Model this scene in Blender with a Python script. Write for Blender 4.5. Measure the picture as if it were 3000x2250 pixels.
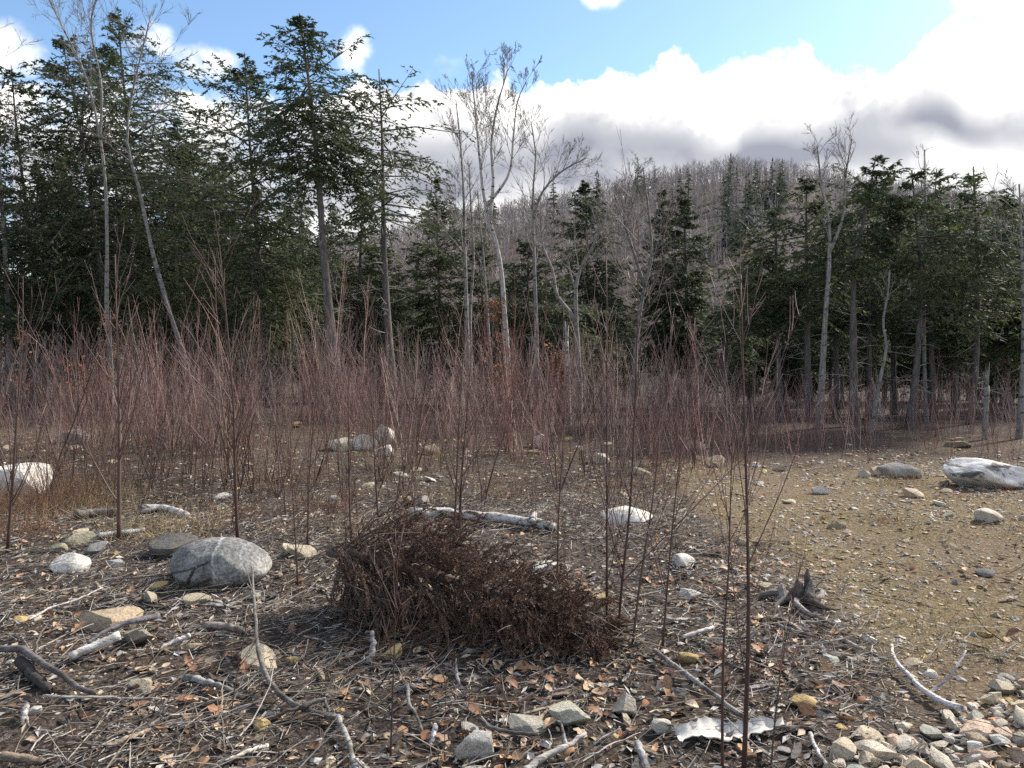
import bpy, math, random
import numpy as np

# ------------------------------------------------------------------ clear
for o in list(bpy.data.objects):
    bpy.data.objects.remove(o, do_unlink=True)
S = bpy.context.scene
COL = S.collection
rad = math.radians

# ------------------------------------------------------------------ camera
FPX = 2266.0                     # focal length in pixels of the 3000 px wide photograph
PITCH = math.atan(125.0 / FPX)
EYE = 1.6
cam = bpy.data.cameras.new('camera')
cam.sensor_width = 36.0
cam.lens = 36.0 * FPX / 3000.0
cam.clip_start = 0.05
cam.clip_end = 8000.0
camo = bpy.data.objects.new('camera', cam)
camo.location = (0, 0, EYE)
camo.rotation_euler = (math.pi / 2 - PITCH, 0, 0)
COL.objects.link(camo)
S.camera = camo

# ------------------------------------------------------------------ light, sky, exposure
SUN_AZ, SUN_EL = rad(54), rad(36)         # azimuth measured from +Y (view direction) towards +X (right)
S.view_settings.view_transform = 'Standard'
S.view_settings.look = 'None'
S.view_settings.gamma = 1.0
S.view_settings.use_curve_mapping = False
S.view_settings.exposure = 1.28
S.render.film_transparent = False
S.cycles.use_denoising = False
S.cycles.denoiser = 'OPENIMAGEDENOISE'
S.cycles.denoising_input_passes = 'RGB_ALBEDO_NORMAL'
S.cycles.denoising_prefilter = 'NONE'
S.cycles.max_bounces = 4
S.cycles.diffuse_bounces = 2
S.cycles.glossy_bounces = 2
S.cycles.transmission_bounces = 2
S.cycles.pixel_filter_type = 'BLACKMAN_HARRIS'
S.cycles.filter_width = 1.5
S.cycles.sample_clamp_indirect = 1.5
S.cycles.sample_clamp_direct = 3.0

sun = bpy.data.lights.new('sun', 'SUN')
sun.energy = 3.5
sun.angle = rad(5)
sun.color = (1.0, 0.92, 0.82)
suno = bpy.data.objects.new('sun', sun)
_sd = np.array([math.sin(SUN_AZ) * math.cos(SUN_EL), math.cos(SUN_AZ) * math.cos(SUN_EL), math.sin(SUN_EL)])
import mathutils
suno.rotation_euler = mathutils.Vector(tuple(-_sd)).to_track_quat('-Z', 'Y').to_euler()
COL.objects.link(suno)

world = bpy.data.worlds.new('World')
S.world = world
world.use_nodes = True
WT = world.node_tree
for n in list(WT.nodes):
    WT.nodes.remove(n)


class NT:
    """small helper to write node trees as expressions"""
    def __init__(self, tree):
        self.t = tree

    def node(self, kind, **kw):
        n = self.t.nodes.new(kind)
        for k, v in kw.items():
            setattr(n, k, v)
        return n

    def link(self, a, b):
        self.t.links.new(a, b)

    def put(self, sock, v):
        if hasattr(v, 'is_output') or isinstance(v, bpy.types.NodeSocket):
            self.t.links.new(v, sock)
        elif isinstance(v, (tuple, list)) and len(v) == 3 and len(getattr(sock, 'default_value', (0,) * 3)) == 4:
            sock.default_value = (*v, 1)
        else:
            sock.default_value = v

    def m(self, op, a, b=None, c=None, clamp=False):
        n = self.node('ShaderNodeMath', operation=op, use_clamp=clamp)
        self.put(n.inputs[0], a)
        if b is not None:
            self.put(n.inputs[1], b)
        if c is not None:
            self.put(n.inputs[2], c)
        return n.outputs[0]

    def vm(self, op, a, b=None):
        n = self.node('ShaderNodeVectorMath', operation=op)
        self.put(n.inputs[0], a)
        if b is not None:
            self.put(n.inputs[1], b)
        return n.outputs[0]

    def noise(self, vec, scale, detail=4.0, rough=0.5, dist=0.0):
        n = self.node('ShaderNodeTexNoise')
        if vec is not None:
            self.link(vec, n.inputs['Vector'])
        n.inputs['Scale'].default_value = scale
        n.inputs['Detail'].default_value = detail
        n.inputs['Roughness'].default_value = rough
        n.inputs['Distortion'].default_value = dist
        return n.outputs['Fac']

    def voro(self, vec, scale, feature='F1', out='Distance', rnd=1.0):
        n = self.node('ShaderNodeTexVoronoi', feature=feature)
        if vec is not None:
            self.link(vec, n.inputs['Vector'])
        n.inputs['Scale'].default_value = scale
        n.inputs['Randomness'].default_value = rnd
        return n.outputs[out]

    def ramp(self, fac, stops, interp='LINEAR'):
        n = self.node('ShaderNodeValToRGB')
        cr = n.color_ramp
        cr.interpolation = interp
        while len(cr.elements) > 1:
            cr.elements.remove(cr.elements[-1])
        for i, (p, c) in enumerate(stops):
            e = cr.elements[0] if i == 0 else cr.elements.new(p)
            e.position = p
            if not isinstance(c, (tuple, list)):
                c = (c, c, c)
            e.color = (*c, 1)
        self.put(n.inputs[0], fac)
        return n.outputs[0]

    def mix(self, fac, a, b, mode='MIX'):
        n = self.node('ShaderNodeMix', data_type='RGBA', blend_type=mode)
        self.put(n.inputs[0], fac)
        self.put(n.inputs[6], a)
        self.put(n.inputs[7], b)
        return n.outputs[2]

    def sstep(self, x, lo, hi):
        n = self.node('ShaderNodeMapRange', interpolation_type='SMOOTHSTEP')
        self.put(n.inputs[0], x)
        n.inputs[1].default_value = lo
        n.inputs[2].default_value = hi
        n.inputs[3].default_value = 0
        n.inputs[4].default_value = 1
        return n.outputs[0]

    def curve(self, x, pts):
        n = self.node('ShaderNodeFloatCurve')
        c = n.mapping.curves[0]
        pts = sorted(pts)
        c.points[0].location = pts[0]
        c.points[-1].location = pts[-1]
        for p in pts[1:-1]:
            c.points.new(*p)
        for p in c.points:
            p.handle_type = 'AUTO'
        n.mapping.update()
        self.put(n.inputs[1], x)
        return n.outputs[0]


def pix_dir(u, v):
    xc, yc = (u - 1500.0) / FPX, (1125.0 - v) / FPX
    cp, sp = math.cos(PITCH), math.sin(PITCH)
    return np.array([xc, cp + sp * yc, -sp + cp * yc])


def azel(u, v):
    d = pix_dir(u, v)
    return math.atan2(d[0], d[1]), math.atan2(d[2], math.hypot(d[0], d[1]))


def build_sky():
    N = NT(WT)
    geo = N.node('ShaderNodeTexCoord').outputs['Generated']
    sep = N.node('ShaderNodeSeparateXYZ')
    N.link(geo, sep.inputs[0])
    dx, dy, dz = sep.outputs
    az = N.m('ARCTAN2', dx, dy)
    el = N.m('ARCSINE', dz)
    AZR = rad(60)
    a01 = N.m('MULTIPLY_ADD', az, 0.5 / AZR, 0.5, clamp=True)

    def azcurve(pix, lo=0.0, hi=0.7):
        pts = []
        for u, v in pix:
            a, e = azel(u, v)
            pts.append((0.5 + 0.5 * a / AZR, (e - lo) / (hi - lo)))
        pts = [(0.0, pts[0][1])] + pts + [(1.0, pts[-1][1])]
        return N.m('MULTIPLY_ADD', N.curve(a01, pts), hi - lo, lo)

    sky = N.node('ShaderNodeTexSky', sky_type='NISHITA', sun_disc=False)
    sky.sun_elevation = SUN_EL
    sky.sun_rotation = SUN_AZ
    sky.altitude = 200
    sky.air_density = 1.0
    sky.dust_density = 0.6
    sky.ozone_density = 1.6
    blue = N.mix(1.0, sky.outputs[0], (0.80, 0.88, 0.92), 'MULTIPLY')

    # cumulus bank round the horizon
    top = azcurve([(-250, 300), (0, 250), (150, 235), (300, 200), (420, 185), (520, 240), (640, 260), (800, 290), (950, 270), (1050, 240), (1160, 235),
                   (1240, 228), (1330, 252), (1400, 240), (1465, 212), (1530, 262), (1600, 250), (1690, 255), (1760, 215), (1840, 208),
                   (1900, 215), (1960, 172), (2010, 160), (2075, 190), (2140, 165), (2230, 142), (2320, 112), (2370, 128), (2410, 190),
                   (2500, 190), (2560, 180), (2600, 205), (2680, 150), (2730, 85), (2820, 38), (2920, 45), (3100, 20), (3400, 120)])
    dirv = geo
    n1 = N.m('SUBTRACT', N.noise(dirv, 9.0, 3.0, 0.58), 0.5)
    n2 = N.m('SUBTRACT', N.noise(dirv, 34.0, 3.0, 0.62), 0.5)
    edge = N.m('MULTIPLY_ADD', n1, 0.035, N.m('MULTIPLY', n2, 0.055))
    dist = N.m('SUBTRACT', N.m('ADD', top, edge), el)
    bank = N.sstep(dist, -0.003, 0.011)
    # soft left side: the clouds behind the trees are thinner and torn
    torn = N.sstep(n1, -0.1, 0.08)
    leftness = N.sstep(az, rad(-14), rad(-21))
    bank = N.m('MULTIPLY', bank, N.m('SUBTRACT', 1.0, N.m('MULTIPLY', N.m('MULTIPLY', leftness, 0.8), N.m('SUBTRACT', 1.0, torn))))
    # single puffs above the bank
    puff = None
    for (u, v, ru, rv, amp) in [(600, 185, 105, 58, 0.95), (1040, 150, 62, 68, 0.75), (1765, -20, 75, 50, 0.9),
                                (2920, -10, 120, 55, 1.0), (30, 130, 110, 75, 0.85), (1290, 215, 90, 60, 0.55), (430, 120, 85, 50, .7)]:
        a, e = azel(u, v)
        qa = N.m('MULTIPLY', N.m('SUBTRACT', az, a), FPX / ru)
        qe = N.m('MULTIPLY', N.m('SUBTRACT', el, e), FPX / rv)
        r2 = N.m('ADD', N.m('MULTIPLY', qa, qa), N.m('MULTIPLY', qe, qe))
        g = N.m('MULTIPLY', N.m('SUBTRACT', 1.0, r2), amp)
        puff = g if puff is None else N.m('MAXIMUM', puff, g)
    pn = N.m('MULTIPLY_ADD', n1, 2.6, N.m('MULTIPLY', n2, 1.1))
    puff = N.m('MULTIPLY', N.sstep(N.m('ADD', pn, puff), 0.0, 1.15), 0.95)
    # scattered cloud above the view, its cover widened to brighten and whiten the ambient light
    high = N.sstep(N.noise(dirv, 2.6, 2.0, 0.6), 0.45, 0.62)
    high = N.m('MULTIPLY', high, N.sstep(el, 0.5, 0.62))
    dens = N.m('MAXIMUM', N.m('MAXIMUM', bank, puff), high)

    # light and shade inside the bank: sunlit heads over grey undersides
    lit = azcurve([(0, 330), (600, 350), (1000, 330), (1250, 340), (1450, 372), (1560, 365), (1690, 292), (1790, 318), (2000, 332), (2080, 376), (2150, 372), (2178, 335),
                   (2240, 322), (2400, 330), (2450, 312), (2600, 290), (2670, 240), (2740, 218), (2850, 288), (3000, 308), (3300, 300)])
    base = azcurve([(0, 520), (700, 520), (1000, 490), (1300, 480), (1700, 470), (2000, 462), (2300, 425), (2500, 405), (2700, 378), (2850, 405), (3000, 400), (3300, 410)])
    wob = N.m('MULTIPLY_ADD', n1, 0.05, N.m('MULTIPLY', n2, 0.022))
    elw = N.m('ADD', el, wob)
    under = N.sstep(N.m('SUBTRACT', lit, elw), -0.022, 0.050)
    below = N.sstep(N.m('SUBTRACT', base, N.m('MULTIPLY_ADD', n1, 0.05, el)), -0.012, 0.022)
    d2 = azcurve([(0, 640), (1000, 560), (1300, 530), (1700, 500), (2000, 470), (2300, 440), (2500, 435), (2700, 475), (2850, 520), (3000, 500)])
    q2 = N.m('MULTIPLY', N.m('SUBTRACT', N.m('MULTIPLY_ADD', n1, 0.07, el), d2), 1.0 / 0.026)
    g2 = N.m('MULTIPLY', N.m('POWER', 2.718, N.m('MULTIPLY', N.m('MULTIPLY', q2, q2), -1.0)), N.sstep(az, rad(36), rad(20)))
    amp1 = N.curve(a01, [(0, 0.62), (0.3, 0.62), (0.40, 0.7), (0.5, 0.92), (0.6, 1.0), (1.0, 0.95)])
    streak = N.sstep(N.noise(N.vm('MULTIPLY', dirv, (1, 1, 3.4)), 6.0, 1.0, 0.55), 0.36, 0.66)
    lower = N.m('MULTIPLY_ADD', g2, 0.7, N.m('MULTIPLY', streak, 0.42))
    shade = N.m('MULTIPLY', N.m('MULTIPLY', under, amp1), N.m('MULTIPLY_ADD', below, -1.0, 1.0))
    shade = N.m('MULTIPLY_ADD', N.m('MULTIPLY', below, under), lower, shade)
    shade = N.m('MULTIPLY', shade, N.m('MULTIPLY_ADD', n1, 1.3, N.m('MULTIPLY_ADD', n2, 0.7, 0.95)))
    white = N.mix(N.sstep(N.m('MULTIPLY_ADD', n2, 0.6, n1), -0.22, 0.12), (4.3, 4.3, 4.35), (7.4, 7.2, 6.9))
    grey = (1.7, 1.79, 2.12)
    ccol = N.mix(N.m('POWER', N.m('MULTIPLY', shade, 1.0, clamp=True), 0.72), white, grey)
    lowblue = N.sstep(el, rad(9.0), rad(3.0))
    ccol = N.mix(N.m('MULTIPLY', lowblue, 0.35), ccol, (2.2, 2.65, 3.4))
    col = N.mix(dens, blue, ccol)
    # below the horizon
    bg = N.node('ShaderNodeBackground')
    N.link(col, bg.inputs[0])
    bg.inputs[1].default_value = 0.1
    out = N.node('ShaderNodeOutputWorld')
    N.link(bg.outputs[0], out.inputs[0])


build_sky()
world.cycles.sampling_method = 'NONE'

# ================================================================== helpers
RNG = np.random.default_rng(11)


def hash2(ix, iy, seed):
    h = (ix.astype(np.int64) * 374761393 + iy.astype(np.int64) * 668265263 + seed * 982451653) & 0x7fffffff
    h = ((h ^ (h >> 13)) * 1274126177) & 0x7fffffff
    return ((h ^ (h >> 16)) & 0xffff) / 65535.0


def vnoise(x, y, seed=0):
    x = np.asarray(x, float); y = np.asarray(y, float)
    ix, iy = np.floor(x), np.floor(y)
    fx, fy = x - ix, y - iy
    fx = fx * fx * (3 - 2 * fx); fy = fy * fy * (3 - 2 * fy)
    a = hash2(ix, iy, seed); b = hash2(ix + 1, iy, seed)
    c = hash2(ix, iy + 1, seed); d = hash2(ix + 1, iy + 1, seed)
    return (a * (1 - fx) + b * fx) * (1 - fy) + (c * (1 - fx) + d * fx) * fy - 0.5


def fbm(x, y, seed=0, oct=4):
    s, a = 0.0, 1.0
    for i in range(oct):
        s = s + a * vnoise(x * 2 ** i, y * 2 ** i, seed + i * 17)
        a *= 0.5
    return s


def ss(x, a, b):
    t = np.clip((np.asarray(x, float) - a) / (b - a), 0, 1)
    return t * t * (3 - 2 * t)


# skyline of the far hill: photo column -> row of the bare ground line
_RU = np.array([-2500, -1500, -600, 0, 300, 600, 900, 1150, 1300, 1500, 1750, 2000, 2150, 2400, 2600, 2900, 3200, 3700, 4600, 5500], float)
_RV = np.array([900, 860, 840, 840, 830, 815, 790, 750, 708, 680, 634, 588, 568, 588, 626, 664, 704, 764, 832, 890], float)
HILL_Y = 400.0


def H(x, y):
    """height of the ground"""
    x = np.asarray(x, float); y = np.asarray(y, float)
    z = 0.055 * fbm(x * 0.55 + 3.1, y * 0.55, 5, 3)
    z = z + 0.11 * ss(x, 2.05 + 0.2 * np.sin(y * 1.7), 1.15) * ss(y, 8.5, 5.5)      # bank of slash and soil in front
    z = z + 0.16 * np.exp(-(((x - 2.35) / 0.75) ** 2 + ((y - 2.55) / 0.72) ** 2))     # heap of quarry stone
    z = z + 0.25 * ss(y, 7.0, 12.0) * ss(x, 1.5, -6.0)
    z = z - 0.055 * np.clip(y - 13.5, 0, 60) * ss(y, 13.0, 20)
    a = x / np.maximum(y, 1.0)
    rv = np.interp(1500 + a * FPX, _RU, _RV)
    zr = EYE + HILL_Y * (1000 - rv) / FPX
    t = np.clip((y - 85) / (HILL_Y - 85), 0, None)
    rise = np.where(t <= 1, 1 - (1 - np.clip(t, 0, 1)) ** 1.55, 1 - 0.25 * (t - 1) ** 1.5)
    z = np.where(y > 85, z + rise * (zr + 3.0) + 2.5 * fbm(x * 0.02, y * 0.02, 9, 3) * ss(y, 90, 200), z)
    return np.where(y > 700, np.maximum(z, -30), z)


def micro(x, y):
    x = np.asarray(x, float); y = np.asarray(y, float)
    near = ss(y, 14, 8)
    rough = 0.35 + 0.65 * ss(x, 2.2, 1.2)
    return near * rough * (0.030 * fbm(x * 4.3, y * 4.3, 21, 4) + 0.012 * vnoise(x * 31, y * 31, 31))


def GZ(x, y):
    return float(H(x, y) + micro(x, y))


def G(u, v):
    """the point of the ground seen at photo pixel u, v"""
    d = pix_dir(u, v)
    t0, t = 0.5, 1.0
    while t < 900:
        p = np.array([0, 0, EYE]) + d * t
        if p[2] < H(p[0], p[1]):
            break
        t0 = t
        t *= 1.03
    for _ in range(24):
        m = 0.5 * (t0 + t)
        p = np.array([0, 0, EYE]) + d * m
        if p[2] < H(p[0], p[1]):
            t = m
        else:
            t0 = m
    return np.array([0, 0, EYE]) + d * t


def P(u, v, Y):
    """the point at depth Y seen at photo pixel u, v"""
    d = pix_dir(u, v)
    return np.array([0, 0, EYE]) + d * (Y / d[1])


class MB:
    """collects vertices and faces for one mesh"""
    def __init__(self):
        self.v, self.q, self.t, self.qm, self.tm, self.c = [], [], [], [], [], []
        self.n = 0

    def add(self, V, Q=None, T=None, mat=0, col=None):
        V = np.asarray(V, float).reshape(-1, 3)
        if Q is not None and len(Q):
            Q = np.asarray(Q, np.int64).reshape(-1, 4)
            self.q.append(Q + self.n); self.qm.append(np.full(len(Q), mat, np.int32))
        if T is not None and len(T):
            T = np.asarray(T, np.int64).reshape(-1, 3)
            self.t.append(T + self.n); self.tm.append(np.full(len(T), mat, np.int32))
        self.v.append(V)
        if col is not None:
            c = np.asarray(col, float)
            if c.ndim == 1:
                c = np.tile(c, (len(V), 1))
            self.c.append(c)
        else:
            self.c.append(np.ones((len(V), 3)))
        self.n += len(V)

    def arrays(self):
        V = np.concatenate(self.v) if self.v else np.zeros((0, 3))
        Q = np.concatenate(self.q) if self.q else np.zeros((0, 4), np.int64)
        T = np.concatenate(self.t) if self.t else np.zeros((0, 3), np.int64)
        return V, Q, T

    def mesh(self, name, mats, smooth=False, origin=None, color=False):
        V, Q, T = self.arrays()
        if origin is not None:
            V = V - np.asarray(origin)
        me = bpy.data.meshes.new(name)
        nq, nt = len(Q), len(T)
        me.vertices.add(len(V))
        me.vertices.foreach_set('co', V.astype(np.float32).ravel())
        me.loops.add(nq * 4 + nt * 3)
        me.loops.foreach_set('vertex_index', np.concatenate([Q.ravel(), T.ravel()]).astype(np.int32))
        me.polygons.add(nq + nt)
        starts = np.concatenate([np.arange(nq) * 4, nq * 4 + np.arange(nt) * 3]).astype(np.int32)
        me.polygons.foreach_set('loop_start', starts)
        mi = np.concatenate(self.qm + self.tm) if (self.qm or self.tm) else np.zeros(0, np.int32)
        me.polygons.foreach_set('material_index', mi)
        me.polygons.foreach_set('use_smooth', np.full(nq + nt, bool(smooth)))
        for m in mats:
            me.materials.append(m)
        if color:
            at = me.color_attributes.new('tint', 'FLOAT_COLOR', 'POINT')
            C = np.concatenate(self.c)
            at.data.foreach_set('color', np.concatenate([C, np.ones((len(C), 1))], 1).astype(np.float32).ravel())
        me.update(calc_edges=True)
        me.validate()
        return me


def norm(a):
    return a / np.maximum(np.linalg.norm(a, axis=-1, keepdims=True), 1e-9)


def tubes(mb, Pts, R, sides=3, mat=0, col=None, cap=True):
    """batch of tubes: Pts (N,K,3), R (N,K)"""
    Pts = np.asarray(Pts, float); R = np.asarray(R, float)
    N, K, _ = Pts.shape
    if N == 0:
        return
    tan = np.empty_like(Pts)
    tan[:, 1:-1] = Pts[:, 2:] - Pts[:, :-2]
    tan[:, 0] = Pts[:, 1] - Pts[:, 0]
    tan[:, -1] = Pts[:, -1] - Pts[:, -2]
    tan = norm(tan)
    ref = np.where(np.abs(tan[:, :1, 2:3]) > 0.8, np.array([[[1.0, 0.1, 0]]]), np.array([[[0.05, 0.02, 1.0]]]))
    b1 = norm(np.cross(tan, np.broadcast_to(ref, tan.shape)))
    b2 = np.cross(tan, b1)
    ang = np.arange(sides) * 2 * math.pi / sides
    ring = b1[:, :, None, :] * np.cos(ang)[None, None, :, None] + b2[:, :, None, :] * np.sin(ang)[None, None, :, None]
    V = Pts[:, :, None, :] + ring * R[:, :, None, None]
    base = (np.arange(N) * K * sides)[:, None, None] + (np.arange(K - 1) * sides)[None, :, None]
    s = np.arange(sides)[None, None, :]
    s2 = (s + 1) % sides
    Q = np.stack([base + s, base + s2, base + sides + s2, base + sides + s], -1).reshape(-1, 4)
    T = None
    if cap:
        e0 = np.arange(N) * K * sides
        e1 = e0 + (K - 1) * sides
        tl = []
        for k in range(1, sides - 1):
            tl.append(np.stack([e1, e1 + k, e1 + k + 1], -1))
            tl.append(np.stack([e0, e0 + k + 1, e0 + k], -1))
        T = np.concatenate(tl)
    c = None
    if col is not None:
        c = np.asarray(col, float)
        if c.ndim == 2:
            c = np.repeat(c, K * sides, axis=0)
    mb.add(V.reshape(-1, 3), Q, T, mat, c)


def spline(pts, n):
    """smooth resampling of a polyline (Catmull-Rom)"""
    p = np.asarray(pts, float)
    if len(p) == 2:
        return p[0] + (p[1] - p[0]) * np.linspace(0, 1, n)[:, None]
    d = np.concatenate([[0], np.cumsum(np.linalg.norm(np.diff(p, axis=0), axis=1))])
    t = np.linspace(0, d[-1], n)
    out = np.empty((n, p.shape[1]))
    m = np.gradient(p, d, axis=0)
    for i, ti in enumerate(t):
        k = min(max(np.searchsorted(d, ti, side='right') - 1, 0), len(p) - 2)
        h = d[k + 1] - d[k]
        s = (ti - d[k]) / h
        out[i] = ((2 * s ** 3 - 3 * s ** 2 + 1) * p[k] + (s ** 3 - 2 * s ** 2 + s) * h * m[k]
                  + (-2 * s ** 3 + 3 * s ** 2) * p[k + 1] + (s ** 3 - s ** 2) * h * m[k + 1])
    return out


def kites(mb, base, direc, nrm, length, width, mat=0, col=None, fold=0.0, mid=0.45):
    """batch of kite shaped leaflets: base (N,3), direction, normal"""
    direc = norm(direc)
    side = norm(np.cross(direc, nrm))
    up = np.cross(side, direc)
    L = np.asarray(length)[:, None]; W = np.asarray(width)[:, None]
    v0 = base
    v2 = base + direc * L
    v1 = base + direc * L * mid + side * W * 0.5 + up * fold * W
    v3 = base + direc * L * mid - side * W * 0.5 + up * fold * W
    V = np.stack([v0, v1, v2, v3], 1).reshape(-1, 3)
    Q = np.arange(len(base) * 4).reshape(-1, 4)
    c = None
    if col is not None:
        c = np.repeat(np.asarray(col, float), 4, axis=0)
    mb.add(V, Q, None, mat, c)


def blades(mb, base, direc, nrm, length, width, mat=0):
    """batch of small triangular leaflets"""
    direc = norm(direc)
    side = norm(np.cross(direc, nrm))
    L = np.asarray(length)[:, None]; W = np.asarray(width)[:, None]
    V = np.stack([base - side * W * 0.5 - direc * L * 0.1, base + side * W * 0.5 + direc * L * 0.15, base + direc * L], 1).reshape(-1, 3)
    mb.add(V, None, np.arange(len(base) * 3).reshape(-1, 3), mat)


def tag(o, label=None, cat=None, group=None, kind=None):
    if label:
        o['label'] = label
    if cat:
        o['category'] = cat
    if group:
        o['group'] = group
    if kind:
        o['kind'] = kind
    return o


def obj(name, me, parent=None, loc=None):
    o = bpy.data.objects.new(name, me)
    COL.objects.link(o)
    if parent is not None:
        o.parent = parent
    if loc is not None:
        o.location = tuple(float(c) for c in loc)
    return o


def empty(name, loc):
    o = bpy.data.objects.new(name, None)
    o.empty_display_size = 0.2
    o.location = tuple(float(c) for c in loc)
    COL.objects.link(o)
    return o


def copy_tree(root, loc, rotz=0.0, scale=1.0, kids=None):
    c = root.copy()
    COL.objects.link(c)
    c.location = tuple(float(q) for q in loc)
    c.rotation_euler = (0, 0, rotz)
    c.scale = (scale,) * 3 if np.isscalar(scale) else scale
    for ch in (kids if kids is not None else root.children):
        d = ch.copy()
        COL.objects.link(d)
        d.parent = c
    return c


# ================================================================== materials
def material(name, build, rough=0.85, spec=0.25, through=0.0):
    m = bpy.data.materials.new(name)
    m.use_nodes = True
    t = m.node_tree
    for n in list(t.nodes):
        t.nodes.remove(n)
    N = NT(t)
    bs = N.node('ShaderNodeBsdfPrincipled')
    bs.inputs['Roughness'].default_value = rough
    bs.inputs['Specular IOR Level'].default_value = spec
    out = N.node('ShaderNodeOutputMaterial')
    N.link(bs.outputs[0], out.inputs[0])
    res = build(N)
    if through:
        tl = N.node('ShaderNodeBsdfTranslucent')
        mx = N.node('ShaderNodeMixShader')
        mx.inputs[0].default_value = through
        N.link(bs.outputs[0], mx.inputs[1])
        N.link(tl.outputs[0], mx.inputs[2])
        N.link(mx.outputs[0], out.inputs[0])
        N.put(tl.inputs[0], res)
    col, hgt = res if isinstance(res, tuple) and len(res) == 2 and not isinstance(res[0], float) else (res, None)
    N.put(bs.inputs['Base Color'], col)
    if hgt is not None:
        h, strength, dist = hgt
        b = N.node('ShaderNodeBump')
        b.inputs['Strength'].default_value = strength
        b.inputs['Distance'].default_value = dist
        N.link(h, b.inputs['Height'])
        N.link(b.outputs[0], bs.inputs['Normal'])
    return m


def OC(N):
    return N.node('ShaderNodeTexCoord').outputs['Object']


def stretch(N, v, sc):
    return N.vm('MULTIPLY', v, sc)


def m_bark(dark, light, marks=None):
    def f(N):
        v = OC(N)
        n = N.noise(stretch(N, v, (1, 1, 0.22)), 28.0, 5.0, 0.6)
        n2 = N.noise(v, 2.2, 3.0, 0.5)
        c = N.mix(N.ramp(n, [(0.36, 0.0), (0.64, 1.0)]), dark, light)
        c = N.mix(N.ramp(n2, [(0.35, 0.0), (0.7, 0.5)]), c, tuple(0.6 * a for a in light))
        if marks:
            k = N.noise(stretch(N, v, (1, 1, 2.6)), 5.5, 4.0, 0.62)
            c = N.mix(N.ramp(k, [(0.56, 0.0), (0.62, 1.0)]), c, marks)
        return c, (n, 0.6, 0.02)
    return f


M = {}
M['bark_conifer'] = material('bark_conifer', m_bark((0.05, 0.042, 0.038), (0.17, 0.15, 0.135)))
M['bark_pale'] = material('bark_pale', m_bark((0.12, 0.11, 0.098), (0.30, 0.28, 0.255), (0.06, 0.055, 0.05)))
M['bark_white'] = material('bark_white', m_bark((0.25, 0.235, 0.21), (0.50, 0.47, 0.43), (0.05, 0.045, 0.042)))
M['bark_grey'] = material('bark_grey', m_bark((0.11, 0.10, 0.09), (0.29, 0.275, 0.255), (0.07, 0.065, 0.06)))
M['dead_twig'] = material('dead_twig', lambda N: N.mix(N.noise(OC(N), 3.0), (0.13, 0.12, 0.11), (0.36, 0.34, 0.31)))
M['bare_twig'] = material('bare_twig', lambda N: N.mix(N.noise(OC(N), 1.7), (0.09, 0.08, 0.07), (0.26, 0.235, 0.21)))


def m_needles(a, b, c3):
    def f(N):
        r = N.node('ShaderNodeNewGeometry').outputs['Random Per Island']
        n = N.noise(OC(N), 1.1, 3.0, 0.6)
        c = N.mix(r, a, b)
        oi = N.node('ShaderNodeObjectInfo').outputs['Random']
        c = N.mix(N.ramp(n, [(0.42, 0.0), (0.68, 0.8)]), c, c3)
        return N.mix(N.m('MULTIPLY', oi, 0.35), c, tuple(0.6 * q for q in a))
    return f


M['needles'] = material('needles', m_needles((0.036, 0.052, 0.029), (0.085, 0.108, 0.052), (0.125, 0.138, 0.055)), 0.7, 0.3, 0.35)
M['needles_hazed'] = material('needles_hazed', m_needles((0.06, 0.076, 0.058), (0.105, 0.122, 0.088), (0.11, 0.122, 0.085)), 0.7, 0.3, 0.2)  # paler and greyer than the near needles, far haze put into the colour
M['limb'] = material('limb', lambda N: N.mix(N.noise(OC(N), 4.0), (0.04, 0.034, 0.03), (0.12, 0.105, 0.095)))


def m_sapling(N):
    v = OC(N)
    n = N.noise(stretch(N, v, (1, 1, 0.5)), 14.0, 3.0, 0.6)
    oi = N.node('ShaderNodeObjectInfo').outputs['Random']
    c = N.mix(n, (0.028, 0.015, 0.013), (0.10, 0.052, 0.043))
    return N.mix(N.m('MULTIPLY', oi, 0.6), c, (0.12, 0.078, 0.058))


M['sapling'] = material('sapling', m_sapling, 0.6, 0.35)
M['sapling_tip'] = material('sapling_tip', lambda N: N.mix(N.noise(OC(N), 2.0), (0.235, 0.148, 0.134), (0.38, 0.262, 0.235)), 0.65, 0.3)


def m_stone(N):
    v = OC(N)
    c = N.node('ShaderNodeObjectInfo').outputs['Color']
    n = N.noise(v, 6.0, 8.0, 0.66)
    n2 = N.noise(v, 30.0, 4.0, 0.6)
    n3 = N.noise(v, 1.8, 3.0, 0.5)
    c = N.mix(1.0, c, N.ramp(n, [(0.28, (0.45, 0.43, 0.40)), (0.5, (0.9, 0.89, 0.87)), (0.72, (1.22, 1.2, 1.16))]), 'MULTIPLY')
    c = N.mix(1.0, c, N.ramp(n2, [(0.35, (0.72, 0.71, 0.70)), (0.6, (1.1, 1.1, 1.1))]), 'MULTIPLY')
    c = N.mix(N.ramp(n3, [(0.5, 0.0), (0.75, 0.45)]), c, (0.20, 0.15, 0.085))
    return c, (n, 0.5, 0.03)


M['stone'] = material('stone', m_stone, 0.88, 0.2)


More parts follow.
